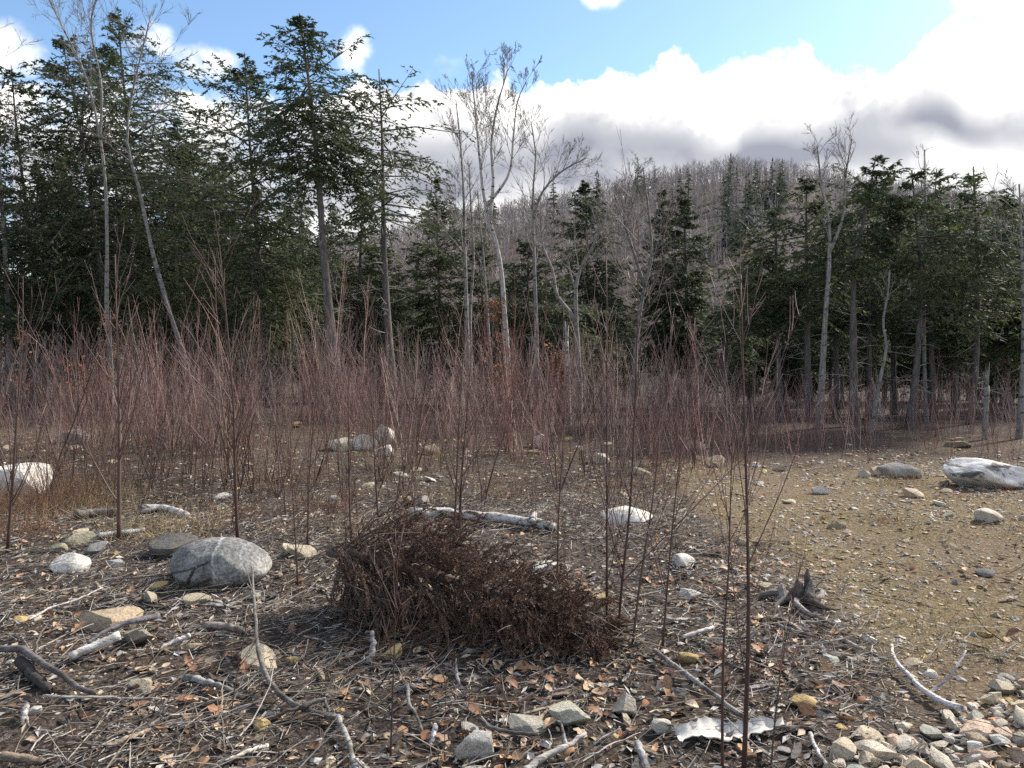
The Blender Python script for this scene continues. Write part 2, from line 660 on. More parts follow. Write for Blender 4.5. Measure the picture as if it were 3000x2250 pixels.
def m_boulder(N):
    v = OC(N)
    n = N.noise(v, 5.0, 9.0, 0.7)
    n2 = N.noise(v, 60.0, 4.0, 0.6)
    c = N.ramp(n, [(0.30, (0.085, 0.083, 0.078)), (0.46, (0.20, 0.196, 0.186)), (0.60, (0.31, 0.303, 0.285)), (0.72, (0.42, 0.405, 0.375))])
    c = N.mix(1.0, c, N.ramp(n2, [(0.36, (0.52, 0.52, 0.52)), (0.62, (1.25, 1.24, 1.22))]), 'MULTIPLY')
    w = N.node('ShaderNodeSeparateXYZ')
    N.link(v, w.inputs[0])
    # quartz veins running up over the stone, and an old crack
    wob = N.m('MULTIPLY', N.m('SUBTRACT', N.noise(v, 6.0, 5.0, 0.65), 0.5), 0.12)
    x = N.m('ADD', w.outputs[0], wob)
    z = w.outputs[2]

    def vein(x0, k, wd):
        d = N.m('ABSOLUTE', N.m('SUBTRACT', N.m('MULTIPLY_ADD', z, k, x), x0))
        return N.sstep(d, wd, wd * 0.25)
    patch = N.ramp(N.noise(v, 22.0, 5.0, 0.7), [(0.40, 0.05), (0.62, 0.8)])
    ve = N.m('MAXIMUM', vein(0.003, 0.08, 0.013), N.m('MULTIPLY', vein(0.165, 0.1, 0.010), 0.5))
    ve = N.m('MAXIMUM', ve, N.m('MULTIPLY', vein(-0.085, -0.1, 0.007), 0.3))
    c = N.mix(N.m('MULTIPLY', ve, patch), c, (0.66, 0.64, 0.61))
    cr = N.m('ABSOLUTE', N.m('ADD', N.m('SUBTRACT', N.m('MULTIPLY_ADD', x, -0.42, z), 0.085), N.m('MULTIPLY', wob, 0.5)))
    crack = N.m('MULTIPLY', N.sstep(cr, 0.008, 0.002), N.sstep(x, 0.0, -0.05))
    c = N.mix(N.m('MULTIPLY', crack, 0.85), c, (0.05, 0.048, 0.045))
    st = N.m('MULTIPLY', N.ramp(N.noise(v, 3.0, 4.0, 0.6), [(0.45, 0.0), (0.7, 0.6)]), N.sstep(z, 0.02, -0.16))
    c = N.mix(st, c, (0.2, 0.16, 0.10))
    return c, (N.m('SUBTRACT', n, N.m('MULTIPLY', crack, 0.6)), 0.7, 0.03)


M['boulder'] = material('boulder', m_boulder, 0.9, 0.2)


def m_striped(N):
    v = OC(N)
    n = N.noise(stretch(N, v, (1, 1, 3.2)), 3.0, 7.0, 0.65, 0.4)
    c = N.ramp(n, [(0.36, (0.06, 0.058, 0.055)), (0.42, (0.2, 0.195, 0.185)), (0.46, (0.56, 0.54, 0.50)), (0.75, (0.72, 0.70, 0.65))])
    return c, (n, 0.5, 0.04)


M['striped'] = material('striped', m_striped, 0.9, 0.2)


def m_wood(N):
    v = OC(N)
    c = N.node('ShaderNodeObjectInfo').outputs['Color']
    n = N.noise(stretch(N, v, (0.5, 9, 9)), 12.0, 5.0, 0.65)
    n2 = N.noise(v, 9.0, 5.0, 0.6)
    c = N.mix(1.0, c, N.ramp(n, [(0.33, (0.38, 0.36, 0.34)), (0.52, (0.95, 0.94, 0.93)), (0.7, (1.3, 1.3, 1.3))]), 'MULTIPLY')
    c = N.mix(N.ramp(n2, [(0.48, 0.0), (0.62, 0.8)]), c, (0.055, 0.045, 0.038))
    return c, (n, 0.6, 0.01)


M['wood'] = material('wood', m_wood, 0.85, 0.2)


def m_birch_log(N):
    v = OC(N)
    n = N.noise(stretch(N, v, (1.0, 3, 3)), 5.0, 6.0, 0.68)
    n2 = N.noise(v, 30.0, 4.0, 0.65)
    c = N.ramp(n, [(0.40, (0.05, 0.042, 0.036)), (0.47, (0.20, 0.175, 0.15)), (0.52, (0.52, 0.49, 0.45)), (0.7, (0.66, 0.635, 0.60))])
    c = N.mix(1.0, c, N.ramp(n2, [(0.35, (0.7, 0.7, 0.7)), (0.6, (1.1, 1.1, 1.1))]), 'MULTIPLY')
    return c, (n, 0.7, 0.02)


M['birch_paper'] = material('birch_paper', lambda N: N.mix(N.ramp(N.noise(stretch(N, OC(N), (2, 12, 12)), 14.0, 4.0, 0.65), [(0.55, 0.0), (0.64, 0.8)]), N.mix(N.noise(OC(N), 9.0, 4.0), (0.64, 0.615, 0.57), (0.46, 0.43, 0.38)), (0.16, 0.13, 0.11)), 0.8, 0.15)
M['birch_log'] = material('birch_log', m_birch_log, 0.85, 0.2)


def m_tint(rough_n=9.0):
    def f(N):
        a = N.node('ShaderNodeVertexColor', layer_name='tint')
        n = N.noise(OC(N), rough_n, 3.0, 0.6)
        return N.mix(1.0, a.outputs[0], N.ramp(n, [(0.3, (0.65, 0.64, 0.63)), (0.65, (1.2, 1.2, 1.2))]), 'MULTIPLY')
    return f


M['tint'] = material('tint', m_tint(25.0), 0.85, 0.2)


def m_leaf(N):
    c = N.node('ShaderNodeObjectInfo').outputs['Color']
    v = OC(N)
    n = N.noise(v, 40.0, 4.0, 0.6)
    sx = N.node('ShaderNodeSeparateXYZ')
    N.link(v, sx.inputs[0])
    rib = N.sstep(N.m('ABSOLUTE', sx.outputs[1]), 0.0035, 0.0015)
    c = N.mix(1.0, c, N.ramp(n, [(0.3, (0.55, 0.5, 0.48)), (0.65, (1.2, 1.18, 1.15))]), 'MULTIPLY')
    return N.mix(N.m('MULTIPLY', rib, 0.5), c, (0.42, 0.27, 0.14))


M['leaf'] = material('leaf', m_leaf, 0.65, 0.3)
M['beech_leaf'] = material('beech_leaf', lambda N: N.mix(N.node('ShaderNodeNewGeometry').outputs['Random Per Island'], (0.17, 0.07, 0.03), (0.36, 0.17, 0.08)), 0.7, 0.25)
M['dead_needles'] = material('dead_needles', lambda N: N.mix(N.noise(OC(N), 7.0, 3.0, 0.6), N.mix(N.node('ShaderNodeNewGeometry').outputs['Random Per Island'], (0.055, 0.032, 0.024), (0.215, 0.130, 0.090)), (0.14, 0.080, 0.052)), 0.75, 0.25)
M['dead_spruce_wood'] = material('dead_spruce_wood', lambda N: N.mix(N.noise(OC(N), 9.0), (0.05, 0.036, 0.03), (0.17, 0.135, 0.115)), 0.85, 0.2)
M['spruce_tip'] = material('spruce_tip', lambda N: N.mix(N.noise(OC(N), 9.0), (0.12, 0.095, 0.08), (0.30, 0.25, 0.21)), 0.85, 0.2)


def m_ground(N):
    v = OC(N)
    z = N.node('ShaderNodeVertexColor', layer_name='tint')
    sp = N.node('ShaderNodeSeparateColor')
    N.link(z.outputs[0], sp.inputs[0])
    sand, wood, moss = sp.outputs[0], sp.outputs[1], sp.outputs[2]
    big = N.noise(v, 0.9, 4.0, 0.6)
    fine = N.noise(v, 38.0, 6.0, 0.72)
    mid = N.noise(v, 9.0, 6.0, 0.7)
    peb = N.voro(v, 55.0, 'F1', 'Color')
    pd = N.voro(v, 55.0, 'F1', 'Distance')
    soil = N.ramp(fine, [(0.32, (0.014, 0.011, 0.010)), (0.5, (0.058, 0.047, 0.040)), (0.68, (0.17, 0.142, 0.12))])
    soil = N.mix(N.ramp(mid, [(0.42, 0.0), (0.7, 0.75)]), soil, N.ramp(fine, [(0.3, (0.045, 0.030, 0.022)), (0.7, (0.17, 0.115, 0.08))]))
    dirt = N.ramp(fine, [(0.28, (0.055, 0.039, 0.026)), (0.5, (0.165, 0.12, 0.08)), (0.72, (0.33, 0.26, 0.18))])
    dirt = N.mix(N.ramp(big, [(0.40, 0.0), (0.62, 0.9)]), dirt, N.ramp(fine, [(0.3, (0.07, 0.049, 0.030)), (0.7, (0.26, 0.195, 0.118))]))
    dirt = N.mix(N.m('MULTIPLY', moss, 0.8), dirt, N.ramp(fine, [(0.3, (0.078, 0.058, 0.028)), (0.7, (0.285, 0.222, 0.115))]))
    ps = N.node('ShaderNodeSeparateColor')
    N.link(peb, ps.inputs[0])
    isp = N.m('MULTIPLY', N.sstep(ps.outputs[0], 0.62, 0.7), N.sstep(pd, 0.42, 0.3))
    pcol = N.ramp(ps.outputs[1], [(0.0, (0.2, 0.15, 0.085)), (0.5, (0.36, 0.30, 0.2)), (1.0, (0.4, 0.38, 0.34))])
    dirt = N.mix(N.m('MULTIPLY', isp, 0.9), dirt, pcol)
    soil = N.mix(N.m('MULTIPLY', isp, 0.35), soil, pcol)
    c = N.mix(sand, soil, dirt)
    duff = N.ramp(mid, [(0.3, (0.035, 0.026, 0.02)), (0.5, (0.085, 0.065, 0.052)), (0.7, (0.16, 0.125, 0.10))])
    c = N.mix(wood, c, duff)
    return c, (N.m('MULTIPLY_ADD', mid, 1.6, fine), 0.9, 0.03)


M['ground'] = material('ground', m_ground, 0.95, 0.1)
M['hill_tree'] = material('hill_tree', m_tint(0.05), 0.9, 0.1)

# ================================================================== the ground
def build_ground():
    ys = np.concatenate([np.linspace(-4, 2.0, 40), np.linspace(2.0, 9.0, 200)[1:], np.geomspace(9.0, 90, 90)[1:], np.geomspace(90, 480, 50)[1:], np.geomspace(480, 3500, 16)[1:]])
    a = np.linspace(-1, 1, 270)
    a = np.sign(a) * (0.55 * np.abs(a) + 0.45 * np.abs(a) ** 3)
    Y = np.repeat(ys[:, None], len(a), 1)
    X = a[None, :] * (4.5 + 1.25 * np.maximum(ys, 0))[:, None]
    Z = H(X, Y) + micro(X, Y)
    ny, nx = Y.shape
    i = np.arange(ny - 1)[:, None] * nx + np.arange(nx - 1)[None, :]
    Q = np.stack([i, i + 1, i + nx + 1, i + nx], -1).reshape(-1, 4)
    nb = fbm(X * 0.9, Y * 0.9, 3, 4)
    line = 1.75 + 0.35 * nb
    sand = ss(X - line - 0.12 * np.clip(Y - 5.5, 0, 5) * 0, -0.25, 0.35) * ss(Y + nb, 10.8, 9.5)
    lit = ss(Y, 7.0, 9.5) * 0.28 * (nb > -9)  # weak share of sand patches farther out on the clearing
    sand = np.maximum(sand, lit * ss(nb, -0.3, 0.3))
    wood = ss(Y + 1.5 * nb, 12.5, 14.5)
    moss = np.clip(ss(nb + 0.25 * vnoise(X * 3, Y * 3, 77), 0.0, 0.3), 0, 1)
    moss = np.clip(moss * 0.7 + np.exp(-((Y - 4.35 + 0.3 * nb) / 0.4) ** 2) * (X > 1.2) + 0.8 * np.exp(-((Y - 7.0 + nb) / 0.7) ** 2) * (X > 1.2), 0, 1)
    mb = MB()
    mb.add(np.stack([X, Y, Z], -1).reshape(-1, 3), Q, None, 0, np.stack([sand, wood, moss], -1).reshape(-1, 3))
    o = obj('ground', mb.mesh('ground', [M['ground']], True, color=True))
    tag(o, 'stony brown clearing floor falling away to a wooded hill', 'ground', kind='structure')


build_ground()

# ================================================================== vegetation builders
def rot_about(v, axis, ang):
    c, s = np.cos(ang)[..., None], np.sin(ang)[..., None]
    return v * c + np.cross(axis, v) * s + axis * (np.sum(axis * v, -1, keepdims=True)) * (1 - c)


def grow(rng, start, direc, length, radius, K=4, up=0.25, wig=0.12, taper=0.25):
    """batch of slightly curved shoots -> points (N,K,3), radii (N,K)"""
    N = len(start)
    d = norm(direc)
    pts = np.empty((N, K, 3))
    pts[:, 0] = start
    step = (length / (K - 1))[:, None]
    for k in range(1, K):
        d = norm(d + np.array([0, 0, up]) / (K - 1) + rng.normal(0, wig, (N, 3)))
        pts[:, k] = pts[:, k - 1] + d * step
    R = radius[:, None] * (1 - (1 - taper) * np.linspace(0, 1, K))[None, :]
    return pts, R


def spawn(rng, pts, R, n, smin, smax, angle, lratio, rratio, plen, jitter=0.25, up=0.0):
    """n side shoots on each parent of a batch"""
    N, K, _ = pts.shape
    s = rng.uniform(smin, smax, (N, n))
    f = s * (K - 1)
    k = np.minimum(f.astype(int), K - 2)
    w = (f - k)[..., None]
    ii = np.arange(N)[:, None]
    st = pts[ii, k] * (1 - w) + pts[ii, k + 1] * w
    rr = R[ii, k] * (1 - w[..., 0]) + R[ii, k + 1] * w[..., 0]
    tan = norm(pts[ii, k + 1] - pts[ii, k])
    rnd = norm(rng.normal(0, 1, tan.shape))
    ax = norm(np.cross(tan, rnd))
    d = rot_about(tan, ax, rng.normal(angle, jitter * angle, (N, n)))
    d = norm(d + np.array([0, 0, up]))
    L = plen[:, None] * lratio * (1.15 - 0.75 * s) * rng.uniform(0.6, 1.25, (N, n))
    r = rr * rratio
    return st.reshape(-1, 3), d.reshape(-1, 3), L.reshape(-1), r.reshape(-1)


def trunk_tube(mb, path, r0, r1, sides, rng, mat=0, flare=1.35):
    K = len(path)
    t = np.linspace(0, 1, K)
    R = r0 + (r1 - r0) * t ** 0.85
    R = R * (1 + (flare - 1) * np.exp(-t * K * 0.55)) * (1 + 0.06 * rng.normal(0, 1, K))
    tubes(mb, path[None], R[None], sides, mat)
    return R


def world_path(pix, Y, rng, n=18, wob=0.12):
    p = [P(u, v, Y) for u, v in pix]
    # carry the foot down into the ground
    b, b2 = p[0], p[1]
    g = GZ(b[0], Y)
    if b[2] > g - 0.1:
        d = (b - b2) / max(b2[2] - b[2], 1e-3) * -1
        k = (b[2] - (g - 0.15))
        slope = (b - b2) / max(b2[2] - b[2], 1e-3)
        p = [b + slope * k * 0.5 * np.array([1, 1, 0]) + np.array([0, 0, -k])] + p[(1 if k < 0.6 else 0):]
    p = np.array(p)
    q = spline(p, n)
    ph = rng.uniform(0, 6.28, 2)
    h = q[:, 2] - q[0, 2]
    q[:, 1] += wob * (np.sin(h * 0.5 + ph[0]) - math.sin(ph[0])) + rng.normal(0, 0.03) * h
    return q


def conifer_parts(rng, path, r0, crown_z, spread, density=1.0, leaf=0.13, dead=22, top_open=0.0, nb_per_m=26.0, lat=9, droop=0.5):
    """trunk + dead snags mesh builder and crown mesh builder of a hemlock standing on PATH"""
    tb, cb = MB(), MB()
    trunk_tube(tb, path, r0, 0.012, 8, rng)
    z = path[:, 2]
    top = z[-1]
    clen = top - crown_z

    def at(zz):
        return np.stack([np.interp(zz, z, path[:, i]) for i in range(3)], -1)

    def rad_at(zz):
        return r0 * np.clip(1 - (zz - z[0]) / (top - z[0]), 0.03, 1)
    # living limbs
    nb = max(10, int(clen * nb_per_m * density))
    t = rng.uniform(0, 1, nb * 2)                      # 0 crown base .. 1 top
    t = np.sort(t[rng.uniform(0, 1, nb * 2) < 1.02 - 0.80 * t][:nb])
    nb = len(t)
    zz = crown_z + t * clen * 0.985
    az = rng.uniform(0, 2 * math.pi, nb) + np.arange(nb) * 2.4
    prof = np.minimum(1.0, (1 - t) * 2.3 + 0.07) * (0.6 + 0.4 * np.minimum(1, t * 6 + 0.2))
    L = spread * 1.3 * prof * rng.uniform(0.45, 1.12, nb)
    L *= 1 + 0.25 * np.sin(az * 1.0 + rng.uniform(0, 6.28))
    L = np.maximum(L, 0.10)
    pit = 0.8 * t ** 3 + 0.10 + rng.normal(0, 0.24, nb)
    d = np.stack([np.cos(az) * np.cos(pit), np.sin(az) * np.cos(pit), np.sin(pit)], -1)
    K = 6
    pts = np.empty((nb, K, 3))
    pts[:, 0] = at(zz)
    dd = d.copy()
    for k in range(1, K):
        dd = norm(dd + np.array([0, 0, -droop / (K - 1)]) * (1.25 - t[:, None] * 0.6) + rng.normal(0, 0.07, (nb, 3)))
        pts[:, k] = pts[:, k - 1] + dd * (L / (K - 1))[:, None]
    R = (0.005 + 0.008 * L)[:, None] * np.linspace(1, 0.2, K)[None]
    tubes(cb, pts[:, [0, 2, 5]], R[:, [0, 2, 5]], 3, 1, cap=False)
    # side sprays
    nl = lat
    s = (np.linspace(0.16, 1.0, nl)[None] + rng.uniform(-0.04, 0.04, (nb, nl))).clip(0.1, 1.0)
    s = np.repeat(s, 2, 1)
    sign = np.tile(np.array([1.0, -1.0]), nl)[None]
    f = s * (K - 1)
    k = np.minimum(f.astype(int), K - 2)
    w = (f - k)[..., None]
    ii = np.arange(nb)[:, None]
    st = pts[ii, k] * (1 - w) + pts[ii, k + 1] * w
    tan = norm(pts[ii, k + 1] - pts[ii, k])
    upv = np.array([0, 0, 1.0])
    sd = norm(np.cross(tan, upv)) * sign[..., None]
    ang = rng.normal(0.95, 0.2, s.shape)[..., None]
    ld = norm(tan * np.cos(ang) + sd * np.sin(ang) + upv * rng.normal(-0.12, 0.32, s.shape)[..., None])
    ll = (0.05 + 0.50 * L[:, None] * (1.1 - s)) * rng.uniform(0.5, 1.2, s.shape)
    ll = np.minimum(ll, 0.62)
    keep = rng.uniform(0, 1, s.shape) < 0.86
    keep &= ~((s < 0.30) & (rng.uniform(0, 1, s.shape) < 0.5) & (L[:, None] > 0.7))
    st, ld, ll = st[keep], ld[keep], ll[keep]
    n = len(st)
    # leaflets on every spray
    nk = 8
    q = np.linspace(0.12, 1.0, nk)[None] + rng.uniform(-0.07, 0.07, (n, nk))
    sg = np.where(rng.uniform(0, 1, (n, nk)) < 0.5, 1.0, -1.0)
    base = st[:, None] + ld[:, None] * (ll[:, None] * q)[..., None]
    base[..., 2] -= 0.12 * (ll[:, None] * q ** 2)
    sdir = norm(np.cross(ld, np.broadcast_to(upv, ld.shape)))
    a2 = rng.normal(0.7, 0.3, (n, nk))[..., None]
    kd = ld[:, None] * np.cos(a2) + sdir[:, None] * (sg[..., None] * np.sin(a2)) + np.array([0, 0, -0.28]) + rng.normal(0, 0.22, (n, nk, 3))
    nr = np.array([0, 0, 1.0]) + rng.normal(0, 0.7, (n, nk, 3))
    Lk = leaf * rng.uniform(0.5, 1.45, (n, nk)) * (0.6 + 0.4 * np.minimum(1, ll / 0.3))[:, None]
    blades(cb, base.reshape(-1, 3), kd.reshape(-1, 3), nr.reshape(-1, 3), Lk.ravel(), (Lk * rng.uniform(0.32, 0.60, (n, nk))).ravel(), 0)
    db = MB()
    # dead snags below the crown
    if dead:
        h0 = z[0] + 0.9
        zz = rng.uniform(h0, crown_z + 0.25 * clen, dead)
        az = rng.uniform(0, 6.28, dead)
        pit = rng.normal(0.05, 0.22, dead)
        d = np.stack([np.cos(az) * np.cos(pit), np.sin(az) * np.cos(pit), np.sin(pit)], -1)
        L = rng.uniform(0.3, 1.0, dead) * spread * 0.62
        p, Rr = grow(rng, at(zz), d, L, 0.006 + 0.006 * L, 5, -0.1, 0.12, 0.25)
        tubes(db, p, Rr, 3, 0, cap=False)
        a = spawn(rng, p, Rr, 3, 0.3, 0.95, 0.7, 0.4, 0.6, L)
        p2, R2 = grow(rng, *a, 3, -0.05, 0.14, 0.3)
        tubes(db, p2, R2, 3, 0, cap=False)
    return tb, cb, db


def add_conifer(name, label, group, seed, path, r0, crown_z, spread, **kw):
    rng = np.random.default_rng(seed)
    tb, cb, db = conifer_parts(rng, path, r0, crown_z, spread, **kw)
    loc = path[0]
    e = empty(name, loc)
    tag(e, label, 'tree', group)
    t = obj('trunk', tb.mesh('trunk', [M['bark_conifer']], True, loc), e)
    obj('dead_limbs', db.mesh('dead_limbs', [M['dead_twig']], True, loc), t)['kind'] = 'stuff'
    obj('crown', cb.mesh('crown', [M['needles'], M['limb']], False, loc), e)
    return e


def bare_parts(rng, stems, radii, crown_from, L1, n1=16, n2=7, n3=5, n4=0, ang=0.62, up=0.35, sides=7, thin=0.0035, rough_top=False, t2=0.5):
    """builders of the stems (one each), of the crown limbs and of the twigs; STEMS are paths (K,3)"""
    tbs, cb, wb = [], MB(), MB()
    for i, (st, (ra, rb)) in enumerate(zip(stems, radii)):
        tb = MB()
        tbs.append(tb)
        rb = min(rb, 0.012)
        R = trunk_tube(tb, st, ra, rb, sides, rng, 0, 1.3 if i == 0 else 1.0)
        if n1 <= 0:
            continue
        K = len(st)
        s = rng.uniform(crown_from[i], 0.99, n1)
        f = s * (K - 1)
        k = np.minimum(f.astype(int), K - 2)
        w = (f - k)[:, None]
        p0 = st[k] * (1 - w) + st[k + 1] * w
        tan = norm(st[k + 1] - st[k])
        ax = norm(np.cross(tan, norm(rng.normal(0, 1, tan.shape))))
        d = rot_about(tan, ax, rng.normal(ang, 0.16, n1))
        L = L1[i] * rng.uniform(0.5, 1.1, n1) * (1.2 - 0.65 * (s - crown_from[i]) / max(1e-3, 1 - crown_from[i]))
        rr = np.maximum(0.28 * R[k], 0.006) * rng.uniform(0.7, 1.2, n1)
        p, R1 = grow(rng, p0, d, L, rr, 6, up, 0.13, 0.3)
        tubes(cb, p, R1, 4, 0, cap=False)
        a = spawn(rng, p, R1, n2, 0.22, 0.97, 0.66, t2, 0.62, L, 0.25, 0.12)
        a = (a[0], a[1], a[2], np.maximum(a[3], thin * 1.25))
        p2, R2 = grow(rng, *a, 5, up * 0.8, 0.13, 0.4)
        tubes(wb, p2, R2, 3, 0, cap=False)
        a3 = spawn(rng, p2, R2, n3, 0.2, 0.98, 0.6, 0.5, 0.75, a[2], 0.25, 0.1)
        a3 = (a3[0], a3[1], a3[2], np.maximum(a3[3], thin))
        p3, R3 = grow(rng, *a3, 3, up * 0.5, 0.12, 0.5)
        tubes(wb, p3, R3, 3, 0, cap=False)
        if n4:
            a4 = spawn(rng, p3, R3, n4, 0.25, 0.98, 0.55, 0.55, 0.85, a3[2], 0.25, 0.08)
            a4 = (a4[0], a4[1], a4[2], np.maximum(a4[3], thin * 0.85))
            p4, R4 = grow(rng, *a4, 3, up * 0.4, 0.12, 0.6)
            tubes(wb, p4, R4, 3, 0, cap=False)
    return tbs, cb, wb


def add_bare(name, label, group, seed, stems, radii, bark, crown_from, L1, **kw):
    rng = np.random.default_rng(seed)
    tbs, cb, wb = bare_parts(rng, stems, radii, crown_from, L1, **kw)
    loc = stems[0][0]
    e = empty(name, loc)
    tag(e, label, 'tree', group)
    for k, tb in enumerate(tbs):
        obj('trunk' if k == 0 else 'forked_stem', tb.mesh('trunk', [M[bark]], True, loc), e)
    c = obj('crown', cb.mesh('crown', [M['bark_grey'] if bark != 'bark_white' else M['bark_pale']], True, loc), e)
    obj('twigs', wb.mesh('twigs', [M['bare_twig']], True, loc), c)['kind'] = 'stuff'
    return e

# ================================================================== the front rows of the forest
def pxm(px, Y):
    return px * Y / FPX


# (depth, path in photo pixels from foot to tip, trunk radius px, row where the living crown starts, crown half width px, options, label)
CONIFERS = [
    (19.0, [(340, 1200), (325, 1020), (271, 750), (226, 450), (160, 92)], 13, 880, 235, dict(density=1.6), 'tall hemlock with a bowed grey trunk behind the leftmost sapling clump'),
    (22.0, [(420, 1180), (400, 800), (370, 400), (338, 30)], 15, 900, 240, dict(density=1.6), 'tallest of the hemlocks in the crowded group at the upper left'),
    (24.0, [(590, 1140), (560, 800), (535, 520), (515, 350)], 12, 960, 150, {}, 'shorter dark hemlock between the leaning bare trunk and the twin hemlock tops'),
    (20.0, [(785, 1130), (775, 1040), (760, 723), (741, 497), (712, 150)], 13, 1000, 240, dict(density=1.5), 'hemlock with a shaded trunk just behind the great hemlock, its top lower'),
    (18.0, [(990, 1200), (968, 980), (945, 746), (931, 542), (913, 316), (881, 45)], 20, 520, 185, dict(density=1.7, dead=46), 'great hemlock with a long clean grey trunk and dense dark top against the blue'),
    (19.0, [(1149, 1150), (1136, 976), (1120, 746), (1106, 362), (1095, 172)], 15, 640, 215, dict(density=0.75, dead=46), 'thin-crowned hemlock with sky showing through, beside the bare birches'),
    (20.0, [(110, 1180), (85, 800), (45, 400), (30, 190)], 12, 1010, 200, {}, 'hemlock with low green boughs close to the left edge of the picture'),
    (17.5, [(-60, 1180), (-62, 600), (-70, 330)], 12, 960, 210, {}, 'hemlock cut by the left edge, only its boughs reaching in'),
    (26.0, [(1295, 1130), (1285, 900), (1271, 515)], 10, 1085, 125, dict(density=1.1), 'narrow green hemlock right behind the thin-crowned one'),
    (25.0, [(1050, 1120), (1055, 800), (1062, 560)], 11, 1050, 150, dict(density=1.1), 'mid-height hemlock filling the gap between the two tall clean trunks'),
    (27.0, [(650, 1120), (645, 800), (640, 440)], 11, 1040, 150, dict(density=1.1), 'background hemlock showing between the leaning bare trunk and the shaded trunk'),
    (26.0, [(1425, 1120), (1415, 900), (1400, 730)], 9, 1085, 125, dict(density=1.2), 'low hemlock behind the main pale birch stems'),
    (24.0, [(1545, 1120), (1545, 900), (1548, 700)], 9, 1095, 125, dict(density=1.2), 'low hemlock behind the birch with the limb reaching out over the hill'),
    (26.0, [(1728, 1130), (1722, 850), (1714, 538)], 10, 1085, 115, dict(density=1.2), 'cone-shaped hemlock behind the forked white tree'),
    (28.0, [(1950, 1130), (1945, 850), (1940, 555)], 10, 1085, 82, dict(density=1.2), 'slim hemlock spire in the middle distance, the nearer of a pair to the forked tree'),
    (27.0, [(2020, 1150), (2012, 850), (2005, 548)], 10, 1085, 82, dict(density=1.2), 'slim hemlock spire in the middle distance beside the grey hill gap'),
    (22.0, [(1640, 1130), (1648, 950), (1650, 800)], 8, 1095, 115, dict(density=1.2), 'low hemlock just behind the broken white snag'),
    (20.0, [(2130, 1200), (2130, 1000), (2132, 840)], 9, 1120, 105, dict(density=1.1), 'low hemlock at the gap where the grey hillside shows'),
    (16.5, [(2285, 1250), (2284, 976), (2282, 610)], 11, 960, 125, dict(density=1.1), 'hemlock with a black shaded trunk at the near end of the dense stand'),
    (16.0, [(2370, 1240), (2366, 750), (2362, 520)], 13, 920, 175, dict(density=1.2), 'broad-topped hemlock in the dense stand, straight grey trunk'),
    (14.5, [(2502, 1290), (2506, 1021), (2520, 763), (2555, 600), (2583, 446)], 15, 800, 140, dict(density=1.25, dead=40), 'hemlock with a pale trunk and whitish dead snags at the middle of the stand'),
    (18.0, [(2545, 1250), (2547, 818), (2552, 560)], 10, 930, 150, dict(density=1.1), 'slender hemlock trunk just behind the pale one with white snags'),
    (14.5, [(2660, 1295), (2696, 1021), (2710, 809), (2690, 490)], 13, 900, 150, dict(density=1.1, dead=36), 'hemlock with a trunk leaning outward beside the crooked bare stem'),
    (19.0, [(2735, 1270), (2735, 1000), (2745, 795), (2776, 482)], 10, 980, 150, dict(density=1.1), 'hemlock behind the leaning pair, its top level with the hill crest'),
    (15.0, [(2836, 1290), (2859, 1066), (2868, 840), (2857, 486)], 11, 940, 165, dict(density=1.1, dead=30), 'hemlock with an open whorled tip near the right edge'),
    (19.0, [(2950, 1260), (2955, 900), (2962, 570)], 11, 1000, 150, dict(density=1.1), 'dark hemlock behind the striped boulder'),
    (19.0, [(2450, 1240), (2455, 900), (2462, 640)], 10, 960, 140, dict(density=1.1), 'dark hemlock behind the pale bare tree in the dense stand'),
    (21.0, [(2620, 1240), (2625, 900), (2632, 600)], 10, 960, 145, dict(density=1.1), 'dark hemlock behind the crooked bare stem'),
    (20.0, [(2790, 1250), (2795, 900), (2802, 620)], 10, 1050, 145, dict(density=1.1), 'low-boughed dark hemlock between the leaning trunk and the open-tipped one'),
    (18.5, [(3070, 1280), (3062, 900), (3052, 540)], 11, 1040, 160, {}, 'hemlock cut by the right edge above the striped boulder'),
    (23.0, [(2200, 1200), (2205, 900), (2210, 730)], 9, 1100, 120, dict(density=1.2), 'bushy hemlock closing the near end of the dense stand'),
]
for i, (Y, pix, rpx, cv, sp, kw, lab) in enumerate(CONIFERS):
    rng = np.random.default_rng(100 + i)
    path = world_path(pix, Y, rng, 18)
    kw = dict(kw)
    kw.setdefault('leaf', 0.060 + 0.0023 * Y)
    cz = P(pix[0][0], cv, Y)[2]
    add_conifer('hemlock_tree', lab, 'hemlocks in the front rows of the forest', 200 + i, path, pxm(rpx, Y), cz, pxm(sp, Y), **kw)

